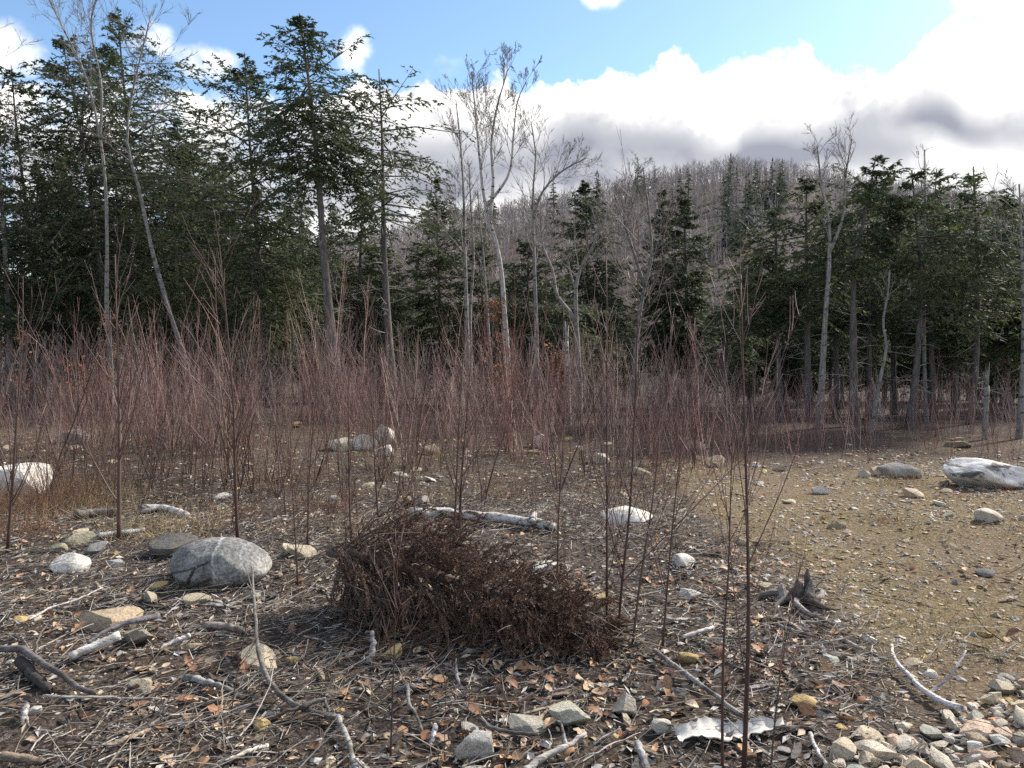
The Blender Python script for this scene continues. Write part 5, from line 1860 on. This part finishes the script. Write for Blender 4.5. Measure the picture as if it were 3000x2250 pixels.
def build_stump():
    rng = np.random.default_rng(61)
    g = G(2335, 1775)
    e = empty('old_stump', (g[0], g[1], GZ(g[0], g[1])))
    tag(e, 'rotten torn stump with twisted roots at the edge of the mossy flat', 'stump')
    for k in range(9):                                   # torn upright slabs of the old wood
        a = -0.6 + k * 0.48 + rng.normal(0, 0.1)
        r = 0.075 + rng.uniform(-0.02, 0.02)
        h = [0.09, 0.16, 0.21, 0.15, 0.07, 0.10, 0.06, 0.12, 0.05][k]
        c = np.array([math.cos(a) * r, math.sin(a) * r, 0])
        lean = np.array([math.cos(a), math.sin(a), 0]) * rng.uniform(-0.05, 0.05)
        pth = np.array([c * 1.35 + [0, 0, -0.03], c + lean * 0.3 + [0, 0, h * 0.4], c + lean * 0.7 + [0, 0, h * 0.8], c + lean + [rng.normal(0, .012), 0, h]])
        mb = MB()
        tubes(mb, pth[None], np.array([[0.040, 0.030, 0.020, 0.005]]) * rng.uniform(0.8, 1.15), 6, 0)
        o = obj('slab', mb.mesh('slab', [M['wood']], False), e)
        o.color = (*[(0.20, 0.17, 0.15), (0.34, 0.31, 0.28), (0.13, 0.11, 0.10)][k % 3], 1)
    for k, a in enumerate((3.5, 4.3, 2.8, 0.3, 5.4, 2.2)):
        L = rng.uniform(0.2, 0.36)
        p = np.array([[math.cos(a) * 0.05, math.sin(a) * 0.05, 0.04], [math.cos(a) * 0.12, math.sin(a) * 0.12, 0.03 + 0.015 * (k % 3)], [math.cos(a + .3) * L * .7, math.sin(a + .3) * L * .7, 0.015 + 0.02 * (k % 2)], [math.cos(a + .7) * L, math.sin(a + .7) * L, 0.0]])
        rb = MB()
        tubes(rb, (spline(p, 9) + rng.normal(0, 0.004, (9, 3)))[None], np.linspace(0.024, 0.006, 9)[None], 5, 0)
        r = obj('root', rb.mesh('root', [M['wood']], True), e)
        r.color = (*[(0.15, 0.125, 0.11), (0.30, 0.275, 0.25)][k % 2], 1)


build_stump()

# ================================================================== the discarded spruce
def build_spruce():
    rng = np.random.default_rng(71)
    A = P(965, 1612, 4.3)
    B = P(1765, 1890, 3.72)
    B[2] = GZ(B[0], B[1]) + 0.07
    L = np.linalg.norm(B - A)
    ax = (B - A) / L
    sideh = norm(np.cross(ax, np.array([0, 0, 1.0])))
    upv = np.cross(sideh, ax)
    K = 12
    path = A + (B - A) * np.linspace(0, 1, K)[:, None] + np.array([0, 0, 0.03]) * np.sin(np.linspace(0, 3.1, K))[:, None]
    tb, wb, nb = MB(), MB(), MB()
    tubes(tb, path[None], np.linspace(0.036, 0.006, K)[None], 9, 0)

    def floor(p):
        p = p.copy()
        zg = H(p[..., 0], p[..., 1]) + micro(p[..., 0], p[..., 1]) + 0.012 + 0.02 * rng.uniform(0, 1, p.shape[:-1])
        p[..., 2] = np.where(p[..., 2] < zg, zg, p[..., 2])
        return p
    n = 250
    t = rng.uniform(0.02, 0.98, n) ** 1.1
    phi = rng.uniform(0, 2 * math.pi, n)
    start = A + (B - A) * t[:, None]
    radial = np.cos(phi)[:, None] * sideh + np.sin(phi)[:, None] * upv
    len_ = (0.44 * (1 - t) ** 0.5 + 0.17) * rng.uniform(0.6, 1.15, n)
    len_ *= 1 - 0.05 * np.clip(np.sin(phi), 0, 1)
    d = norm(radial * 1.0 + ax * rng.uniform(0.45, 1.0, n)[:, None])
    p, R = grow(rng, start, d, len_, 0.0035 + 0.004 * len_, 7, 0.0, 0.07, 0.3)
    sag = np.linspace(0, 1, 7)[None] ** 2 * (0.16 * len_[:, None])
    p[..., 2] -= sag
    p = floor(p)
    tubes(wb, p, R, 4, 0, cap=False)
    # side twigs: long drooping sprays
    a = spawn(rng, p, R, 10, 0.12, 0.98, 0.62, 0.62, 0.6, np.full(n, 0.30) * (0.55 + len_), 0.2)
    p2, R2 = grow(rng, *a, 5, -0.5, 0.045, 0.4)
    p2 = floor(p2)
    tubes(wb, p2, np.maximum(R2, 0.0011), 3, 0, cap=False)
    # needles: bottle-brush clothing on the twigs and limb ends
    def needles(pts, per, part=1.0):
        N_, K_, _ = pts.shape
        s = rng.uniform(0.05, 1, (N_, per)) * (K_ - 1)
        k = np.minimum(s.astype(int), K_ - 2)
        w = (s - k)[..., None]
        ii = np.arange(N_)[:, None]
        b = pts[ii, k] * (1 - w) + pts[ii, k + 1] * w
        tn = norm(pts[ii, k + 1] - pts[ii, k])
        rd = rng.normal(0, 1, tn.shape)
        rd = norm(rd - tn * np.sum(rd * tn, -1, keepdims=True))
        dr = norm(tn * rng.uniform(0.6, 1.3, tn.shape[:-1])[..., None] + rd)
        keep = (rng.uniform(0, 1, (N_, per)) < part)
        b, dr, rd2 = b[keep], dr[keep], norm(rng.normal(0, 1, b[keep].shape))
        m = len(b)
        blades(nb, b, dr, rd2, rng.uniform(0.010, 0.017, m), rng.uniform(0.0035, 0.0060, m), 0)
    needles(p2, 74, 0.95)
    needles(p[:, 3:], 70, 0.8)
    # bare silvery twig ends sticking out of the heap
    k = rng.choice(n, 70, replace=False)
    bt = MB()
    st = p[k, 4]
    dd = norm(p[k, 5] - p[k, 3] + rng.normal(0, 0.35, (70, 3)) + np.array([0.2, -0.5, 0.1]))
    q, Rq = grow(rng, st, dd, rng.uniform(0.14, 0.42, 70), np.full(70, 0.0026), 4, -0.25, 0.1, 0.4)
    tubes(bt, floor(q), Rq, 3, 0, cap=False)
    loc = np.array([A[0], A[1], GZ(A[0], A[1])])
    e = empty('discarded_spruce', loc)
    tag(e, 'dead brown spruce dumped on its side, cut butt to the left', 'tree')
    obj('trunk', tb.mesh('trunk', [M['dead_spruce_wood']], True, loc), e)
    obj('boughs', wb.mesh('boughs', [M['dead_spruce_wood']], True, loc), e)
    o = obj('needle_foliage', nb.mesh('needle_foliage', [M['dead_needles']], False, loc), e)
    o['kind'] = 'stuff'
    o = obj('bare_twigs', bt.mesh('bare_twigs', [M['spruce_tip']], True, loc), e)
    o['kind'] = 'stuff'


build_spruce()

# ================================================================== litter
def view_spots(rng, n, y0, y1, f=None, power=1.0):
    """random points of the ground in view, evenly spread over the ground between two distances"""
    out = []
    while len(out) < n:
        m = (n - len(out)) * 3 + 50
        Y = (rng.uniform(0, 1, m) * (y1 ** power - y0 ** power) + y0 ** power) ** (1 / power)
        u = rng.uniform(-160, 3160, m)
        x = (u - 1500) / FPX * Y
        keep = np.ones(m, bool) if f is None else rng.uniform(0, 1, m) < f(x, Y, u)
        out += list(zip(x[keep], Y[keep], u[keep]))
    return np.array(out[:n])


def is_sand(x, Y):
    nb = fbm(x * 0.9, Y * 0.9, 3, 4)
    return ss(x - (1.75 + 0.35 * nb), -0.25, 0.35) * ss(Y + nb, 10.8, 9.5)


def gz(x, y):
    return H(x, y) + micro(x, y)


def leaf_mesh(rng, lobed=False):
    n = 7
    L = 1.0
    V, Q = [], []
    curl = rng.uniform(0.1, 0.5) * rng.choice([-1, 1]); roll = rng.uniform(0.1, 0.45)
    for i in range(n):
        s = i / (n - 1)
        w = 0.30 * math.sin(math.pi * min(1, s * 0.93 + 0.04)) ** 0.8
        if lobed:
            w *= 1.25 if i % 2 else 0.6
        w = max(w, 0.012)
        zc = curl * (s - 0.5) ** 2 * 1.4
        for j in (-1, 0, 1):
            V.append((s - 0.5, j * w, zc + roll * abs(j) * w * 1.2 + rng.normal(0, 0.012)))
    for i in range(n - 1):
        for j in range(2):
            k = i * 3 + j
            Q.append((k, k + 3, k + 4, k + 1))
    return np.array(V), np.array(Q)


def build_leaves():
    rng = np.random.default_rng(81)
    shapes = [leaf_mesh(rng, k % 2 == 1) for k in range(8)]
    meshes = []
    for V, Q in shapes:
        mb = MB()
        mb.add(V * 0.1, Q)
        meshes.append(mb.mesh('leaf', [M['leaf']], True))
    cols = [(0.40, 0.235, 0.13), (0.31, 0.155, 0.08), (0.48, 0.32, 0.20), (0.22, 0.11, 0.065), (0.50, 0.38, 0.26), (0.19, 0.125, 0.085)]
    names = ['orange-brown', 'russet', 'pale copper', 'dark rust', 'light tan', 'dull brown']

    def f(x, Y, u):
        c = np.clip(1.9 * (fbm(x * 1.5, Y * 1.5, 91, 3) + 0.12), 0.03, 1)
        near_spruce = np.exp(-(((x + 0.1) / 0.8) ** 2 + ((Y - 3.7) / 0.35) ** 2))
        return np.clip(c * (1 - 0.5 * is_sand(x, Y)) + 0.8 * near_spruce, 0, 1)
    pts = view_spots(rng, 280, 2.5, 5.6, f)
    for x, y, u in pts:
        k = rng.integers(0, 8); c = rng.integers(0, 6)
        o = obj('fallen_leaf', meshes[k], None, (x, y, gz(x, y) + rng.uniform(0.010, 0.025)))
        s = rng.uniform(0.35, 0.85)
        o.scale = (s, s, s)
        o.rotation_euler = (rng.normal(0, 0.35), rng.normal(0, 0.35), rng.uniform(0, 6.28))
        bright = rng.uniform(0.75, 1.2)
        o.color = (*[float(q * bright) for q in cols[c]], 1)
        kind = 'lobed oak' if k % 2 else 'plain beech'
        where = 'left part' if u < 1050 else 'right part' if u > 1950 else 'middle'
        tag(o, f'{names[c]} {kind} leaf fallen on the soil in the {where} of the foreground', 'leaf', f'{names[c]} {kind} leaves in the {where} of the foreground')
    # the rest of the leaf litter
    mb = MB()
    n = 4200
    pts = view_spots(rng, n, 2.4, 13.0, f, 1.5)
    pos = np.stack([pts[:, 0], pts[:, 1], gz(pts[:, 0], pts[:, 1]) + rng.uniform(0.002, 0.018, n)], -1)
    col = np.array(cols)[rng.integers(0, 6, n)] * rng.uniform(0.55, 1.1, (n, 1))
    sc = rng.uniform(0.025, 0.065, n)
    # cheap leaves: 3 shapes of few faces, tilted beforehand
    pr = []
    for V, Q in shapes:
        keep = [0, 2, 4, 6]
        V2 = np.concatenate([V[i * 3:i * 3 + 3] for i in keep])
        Q2 = np.array([(i * 3 + j, i * 3 + 3 + j, i * 3 + 4 + j, i * 3 + 1 + j) for i in range(3) for j in range(2)])
        ta = rng.normal(0, 0.3)
        R = np.array([[1, 0, 0], [0, math.cos(ta), -math.sin(ta)], [0, math.sin(ta), math.cos(ta)]])
        V2 = V2 @ R.T
        V2[:, 2] += 0.25 * ta * V2[:, 0]
        pr.append((V2, Q2, np.zeros((0, 3), int), np.ones((len(V2), 3))))
    scatter(mb, pr, pos, rng.uniform(0, 6.28, n), sc, col, rng.integers(0, 8, n))
    o = obj('leaf_litter', mb.mesh('leaf_litter', [M['tint']], False, color=True))
    tag(o, 'brown leaf litter strewn over the clearing', 'leaf litter', kind='stuff')


build_leaves()


def build_sticks():
    rng = np.random.default_rng(83)
    protos = []
    for k in range(10):
        mb = MB()
        m = 7
        x = np.linspace(-0.5, 0.5, m)
        p = np.stack([x, 0.05 * np.cumsum(rng.normal(0, 0.5, m)), 0.02 * rng.normal(0, 1, m)], -1)
        tubes(mb, p[None], (np.linspace(0.022, 0.012, m) * rng.uniform(0.8, 1.2, m))[None], 5, 0)
        if k % 3 == 0:
            q = np.stack([p[3], p[3] + np.array([0.15, 0.09, 0.04]), p[3] + np.array([0.27, 0.14, 0.03])])
            tubes(mb, q[None], np.array([[0.012, 0.009, 0.006]]), 4, 0)
        protos.append(mb.mesh('stick', [M['wood']], True))
    chips = []
    for k in range(6):
        mb = MB()
        m = 5
        x = np.linspace(-0.5, 0.5, m)
        w = 0.09 * np.array([0.3, 0.9, 1, 0.8, 0.15]) * rng.uniform(0.6, 1.3, m)
        z = 0.03 * rng.normal(0, 1, m)
        V = np.concatenate([np.stack([x + rng.normal(0, .03, m), sgn * w, z + h], -1) for h in (0.0, 0.035) for sgn in (-1, 1)])
        Q = []
        for i in range(m - 1):
            a, b, c, d = i, m + i, 2 * m + i, 3 * m + i
            Q += [(a, a + 1, b + 1, b), (c, d, d + 1, c + 1), (a, c, c + 1, a + 1), (b, b + 1, d + 1, d)]
        Q += [(0, m, 3 * m, 2 * m), (m - 1, 3 * m - 1, 4 * m - 1, 2 * m - 1)]
        mb.add(V, Q)
        chips.append(mb.mesh('wood_chip', [M['wood']], False))
    cols = [(0.33, 0.31, 0.285), (0.48, 0.445, 0.40), (0.17, 0.15, 0.135), (0.25, 0.195, 0.145), (0.40, 0.33, 0.245), (0.10, 0.09, 0.082)]
    names = ['grey', 'bleached', 'dark grey', 'brown', 'tan', 'blackened']

    def f(x, Y, u):
        return np.clip(fbm(x * 0.9, Y * 0.9, 95, 3) + 0.5, 0.05, 1) * (1 - 0.85 * is_sand(x, Y))
    pts = view_spots(rng, 295, 2.45, 6.5, f, 1.4)
    for x, y, u in pts:
        k = rng.integers(0, 10); c = rng.integers(0, 6)
        L = rng.choice([0.14, 0.24, 0.38, 0.6], p=[0.3, 0.35, 0.23, 0.12]) * rng.uniform(0.8, 1.2)
        o = obj('fallen_stick', protos[k], None, (x, y, gz(x, y) + 0.014 + 0.02 * L))
        th = rng.uniform(0.35, 0.75) * (0.12 / L) ** 0.6 * 1.15
        o.scale = (L, L * th * (1.0), L * th)
        o.rotation_euler = (0, rng.normal(0, 0.10), rng.normal(0.3, 1.0))
        o.color = (*cols[c], 1)
        size = 'short' if L < 0.16 else 'middling' if L < 0.28 else 'long'
        where = 'left part' if u < 1050 else 'right part' if u > 1950 else 'middle'
        tag(o, f'{size} {names[c]} stick lying loose in the {where} of the foreground', 'stick', f'{size} {names[c]} sticks in the {where} of the foreground')
    pts = view_spots(rng, 240, 2.45, 5.5, f, 1.5)
    for x, y, u in pts:
        k = rng.integers(0, 6); c = rng.integers(0, 6)
        L = rng.uniform(0.06, 0.2)
        o = obj('wood_chip', chips[k], None, (x, y, gz(x, y) + 0.012))
        o.scale = (L, L, L)
        o.rotation_euler = (rng.normal(0, 0.3), rng.normal(0, 0.2), rng.uniform(0, 6.28))
        o.color = (*cols[c], 1)
        where = 'left part' if u < 1050 else 'right part' if u > 1950 else 'middle'
        tag(o, f'{names[c]} splintered wood chip in the {where} of the foreground', 'wood chip', f'{names[c]} wood chips in the {where} of the foreground')
    # small grey and brown shards of bark and wood
    mb = MB()
    n = 11000
    pts = view_spots(rng, n, 2.4, 9.0, lambda x, Y, u: (1 - 0.85 * is_sand(x, Y)) * np.clip(fbm(x * 1.1, Y * 1.1, 97, 3) + 0.55, 0.1, 1), 1.3)
    base = np.stack([pts[:, 0], pts[:, 1], gz(pts[:, 0], pts[:, 1]) + rng.uniform(0.002, 0.014, n)], -1)
    az = rng.uniform(0, 6.28, n)
    d = np.stack([np.cos(az), np.sin(az), rng.normal(0, 0.25, n)], -1)
    cc = np.array(cols)[rng.integers(0, 6, n)] * rng.uniform(0.5, 1.25, (n, 1))
    L = rng.uniform(0.015, 0.07, n)
    kites(mb, base, d, np.array([0, 0, 1.0]) + rng.normal(0, 0.45, (n, 3)), L, L * rng.uniform(0.15, 0.5, n), 0, cc, fold=0.2, mid=0.5)
    o = obj('bark_debris', mb.mesh('bark_debris', [M['tint']], False, color=True))
    tag(o, 'shards of bark and wood strewn over the foreground', 'debris', kind='stuff')
    # fine twig litter
    mb = MB()
    n = 19000
    pts = view_spots(rng, n, 2.4, 10.0, lambda x, Y, u: (1 - 0.8 * is_sand(x, Y)) * np.clip(0.25 + 1.5 * (fbm(x * 1.4, Y * 1.4, 99, 3) + 0.3), 0.1, 1), 1.15)
    L = rng.uniform(0.02, 0.16, n) * rng.uniform(0.4, 1, n)
    az = rng.normal(0.2, 1.1, n)
    d = np.stack([np.cos(az), np.sin(az), rng.normal(0.05, 0.16, n)], -1)
    st = np.stack([pts[:, 0], pts[:, 1], gz(pts[:, 0], pts[:, 1]) + rng.uniform(0.0, 0.014, n)], -1)
    cc = np.array(cols)[rng.integers(0, 6, n)] * rng.uniform(0.6, 1.3, (n, 1))
    p, R = grow(rng, st, d, L, rng.uniform(0.0012, 0.004, n), 2, 0.0, 0.22, 0.5)
    tubes(mb, p, R, 3, 0, cc, cap=False)
    # longer bent twigs, tangled over one another
    n = 3600
    pts = view_spots(rng, n, 2.4, 8.0, lambda x, Y, u: (1 - 0.93 * is_sand(x, Y)) * np.clip(2.2 * (fbm(x * 1.0, Y * 1.0, 107, 3) + 0.18), 0.05, 1), 1.15)
    L = rng.uniform(0.10, 0.42, n) * rng.uniform(0.5, 1, n)
    az = rng.normal(0.2, 1.0, n)
    d = np.stack([np.cos(az), np.sin(az), rng.normal(0.06, 0.10, n)], -1)
    st = np.stack([pts[:, 0], pts[:, 1], gz(pts[:, 0], pts[:, 1]) + rng.uniform(0.004, 0.03, n)], -1)
    cc = np.array(cols)[rng.integers(0, 6, n)] * rng.uniform(0.3, 1.0, (n, 1))
    p, R = grow(rng, st, d, L, rng.uniform(0.0013, 0.0042, n), 5, -0.10, 0.17, 0.45)
    p[..., 2] = np.maximum(p[..., 2], gz(p[..., 0], p[..., 1]) + 0.002)
    tubes(mb, p, R, 3, 0, cc, cap=False)
    o = obj('twig_litter', mb.mesh('twig_litter', [M['tint']], True, color=True))
    tag(o, 'fine broken twigs littering the clearing floor', 'twig litter', kind='stuff')


build_sticks()


def build_gravel():
    rng = np.random.default_rng(87)
    cols = np.array([CREAM, (0.50, 0.42, 0.28), TAN, OCHRE, (0.38, 0.36, 0.33), GREY, (0.58, 0.55, 0.50), PINK, (0.30, 0.24, 0.16)])
    names = ['cream', 'honey', 'tan', 'ochre', 'drab', 'grey', 'whitish', 'pinkish', 'brown']
    # stones large enough to pick out
    pts = view_spots(rng, 240, 2.5, 13.0, lambda x, Y, u: np.clip(0.35 + 0.45 * is_sand(x, Y) + 0.35 * (Y > 7.5), 0, 1), 1.2)
    for x, y, u in pts:
        c = rng.integers(0, len(cols))
        r = rng.choice([0.018, 0.03, 0.05, 0.085], p=[0.42, 0.33, 0.18, 0.07]) * rng.uniform(0.8, 1.25) * (1 + 0.6 * ss(y, 6.5, 10))
        flat = rng.uniform(0.35, 0.7)
        sand = is_sand(x, y) > 0.5
        o = obj('field_stone', (RND if rng.uniform() < 0.6 else ANG)[rng.integers(0, 7)], None, (x, y, gz(x, y) + r * flat * 0.25))
        o.scale = (r * rng.uniform(0.9, 1.5), r, r * flat)
        o.rotation_euler = (rng.normal(0, 0.2), rng.normal(0, 0.2), rng.uniform(0, 6.28))
        bright = rng.uniform(0.75, 1.15)
        o.color = (*[float(q * bright) for q in cols[c]], 1)
        where = 'on the mossy flat' if sand else 'under the thicket saplings' if y > 7.4 else 'in the debris of the foreground'
        size = 'large' if r > 0.06 else 'middling' if r > 0.03 else 'small'
        tag(o, f'{size} {names[c]} loose stone lying {where}', 'stone', f'{size} {names[c]} loose stones {where}')
    mb = MB()
    pr = []
    for k in range(6):
        V = np.array([(1, 0, 0), (-1, 0, 0), (0, 1, 0), (0, -1, 0), (0, 0, 1), (0, 0, -1), ], float) * rng.uniform(0.75, 1.25, (6, 1)) + rng.normal(0, 0.18, (6, 3))
        V = np.concatenate([V, norm(np.array([(1, 1, .8), (-1, 1, .8), (-1, -1, .8), (1, -1, .8)], float)) * rng.uniform(0.8, 1.05, (4, 1))])
        T = np.array([(0, 6, 9), (0, 2, 6), (2, 7, 6), (2, 1, 7), (1, 8, 7), (1, 3, 8), (3, 9, 8), (3, 0, 9), (4, 9, 6), (4, 6, 7), (4, 7, 8), (4, 8, 9)])
        pr.append((V * np.array([1.2, 0.95, 0.6]), np.zeros((0, 4), int), T, np.ones((len(V), 3))))
    n = 11000
    pts = view_spots(rng, n, 2.4, 11.5, lambda x, Y, u: np.clip(0.22 + 0.9 * is_sand(x, Y), 0, 1) * np.clip(0.3 + 1.6 * (fbm(x * 1.6, Y * 1.6, 101, 3) + 0.25), 0.1, 1), 1.2)
    sc = rng.choice([0.005, 0.008, 0.013, 0.02], n, p=[0.4, 0.35, 0.18, 0.07]) * rng.uniform(0.7, 1.3, n) * (1 + 0.5 * ss(pts[:, 1], 5, 10))
    pos = np.stack([pts[:, 0], pts[:, 1], gz(pts[:, 0], pts[:, 1]) + sc * 0.1], -1)
    col = cols[rng.integers(0, len(cols), n)] * rng.uniform(0.6, 1.15, (n, 1))
    scatter(mb, pr, pos, rng.uniform(0, 6.28, n), sc, col, rng.integers(0, 6, n))
    o = obj('gravel', mb.mesh('gravel', [M['tint']], False, color=True))
    tag(o, 'small loose gravel over the clearing floor', 'gravel', kind='stuff')


build_gravel()


def build_grass():
    rng = np.random.default_rng(89)
    mb = MB()
    tufts = []
    # dry tufts where the photograph shows them: (column, row, radius m, blades, height, tone)
    for u, v, r, n, h, c in [(480, 1560, 0.45, 500, 0.22, 0), (300, 1465, 0.5, 380, 0.25, 0), (230, 1440, 0.4, 260, 0.25, 0), (60, 1500, 0.45, 520, 0.42, 1), (130, 1470, 0.5, 420, 0.42, 1),
                             (200, 1500, 0.4, 260, 0.3, 1), (30, 1560, 0.3, 280, 0.35, 1), (2730, 1560, 0.3, 160, 0.12, 0), (2790, 1860, 0.35, 200, 0.07, 0), (2600, 1840, 0.5, 220, 0.06, 0), (820, 1420, 0.5, 200, 0.2, 1),
                             (1500, 1420, 0.6, 220, 0.2, 1), (2880, 1960, 0.3, 180, 0.10, 0), (960, 1500, 0.3, 150, 0.2, 1), (2300, 1560, 0.5, 130, 0.1, 0)]:
        tufts.append((u, v, r, n, h, c))
    for x, Y, u in view_spots(rng, 90, 6.2, 11.5, lambda x, Y, u: np.clip(0.15 + 1.2 * (fbm(x * 0.7, Y * 0.7, 103, 3) + 0.2), 0.02, 1) * np.where(u > 2000, 0.3, 1.0)):
        tufts.append((u, 1000 + EYE / Y * FPX, rng.uniform(0.12, 0.35), int(rng.integers(30, 90)), rng.uniform(0.10, 0.28), int(rng.uniform() < 0.55)))
    for x, Y, u in view_spots(rng, 70, 3.6, 9.5, lambda x, Y, u: is_sand(x, Y) * np.clip(2 * (fbm(x * 1.2, Y * 1.2, 117, 3) + 0.15), 0, 1)):
        tufts.append((u, 1000 + EYE / Y * FPX, rng.uniform(0.10, 0.3), 45, rng.uniform(0.03, 0.07), int(rng.uniform() < 0.3)))
    for u, v, r, n, h, c in tufts:
        g = G(u, v)
        a = rng.uniform(0, 6.28, n); q = r * np.sqrt(rng.uniform(0, 1, n))
        x = g[0] + q * np.cos(a); y = g[1] + q * np.sin(a)
        st = np.stack([x, y, gz(x, y) - 0.01], -1)
        d = np.array([0, 0, 1.0]) + rng.normal(0, 0.55, (n, 3))
        L = h * rng.uniform(0.4, 1.2, n)
        cc = (np.array([[0.34, 0.27, 0.15]]) if c == 0 else np.array([[0.22, 0.125, 0.08]])) * rng.uniform(0.6, 1.3, (n, 1))
        p, R = grow(rng, st, d, L, np.full(n, 0.0016), 2, -0.3, 0.12, 0.3)
        tubes(mb, p, R, 3, 0, cc, cap=False)
    o = obj('dry_grass', mb.mesh('dry_grass', [M['tint']], True, color=True))
    tag(o, 'tufts of dry tan and rusty grass on the clearing floor', 'grass', kind='stuff')


build_grass()
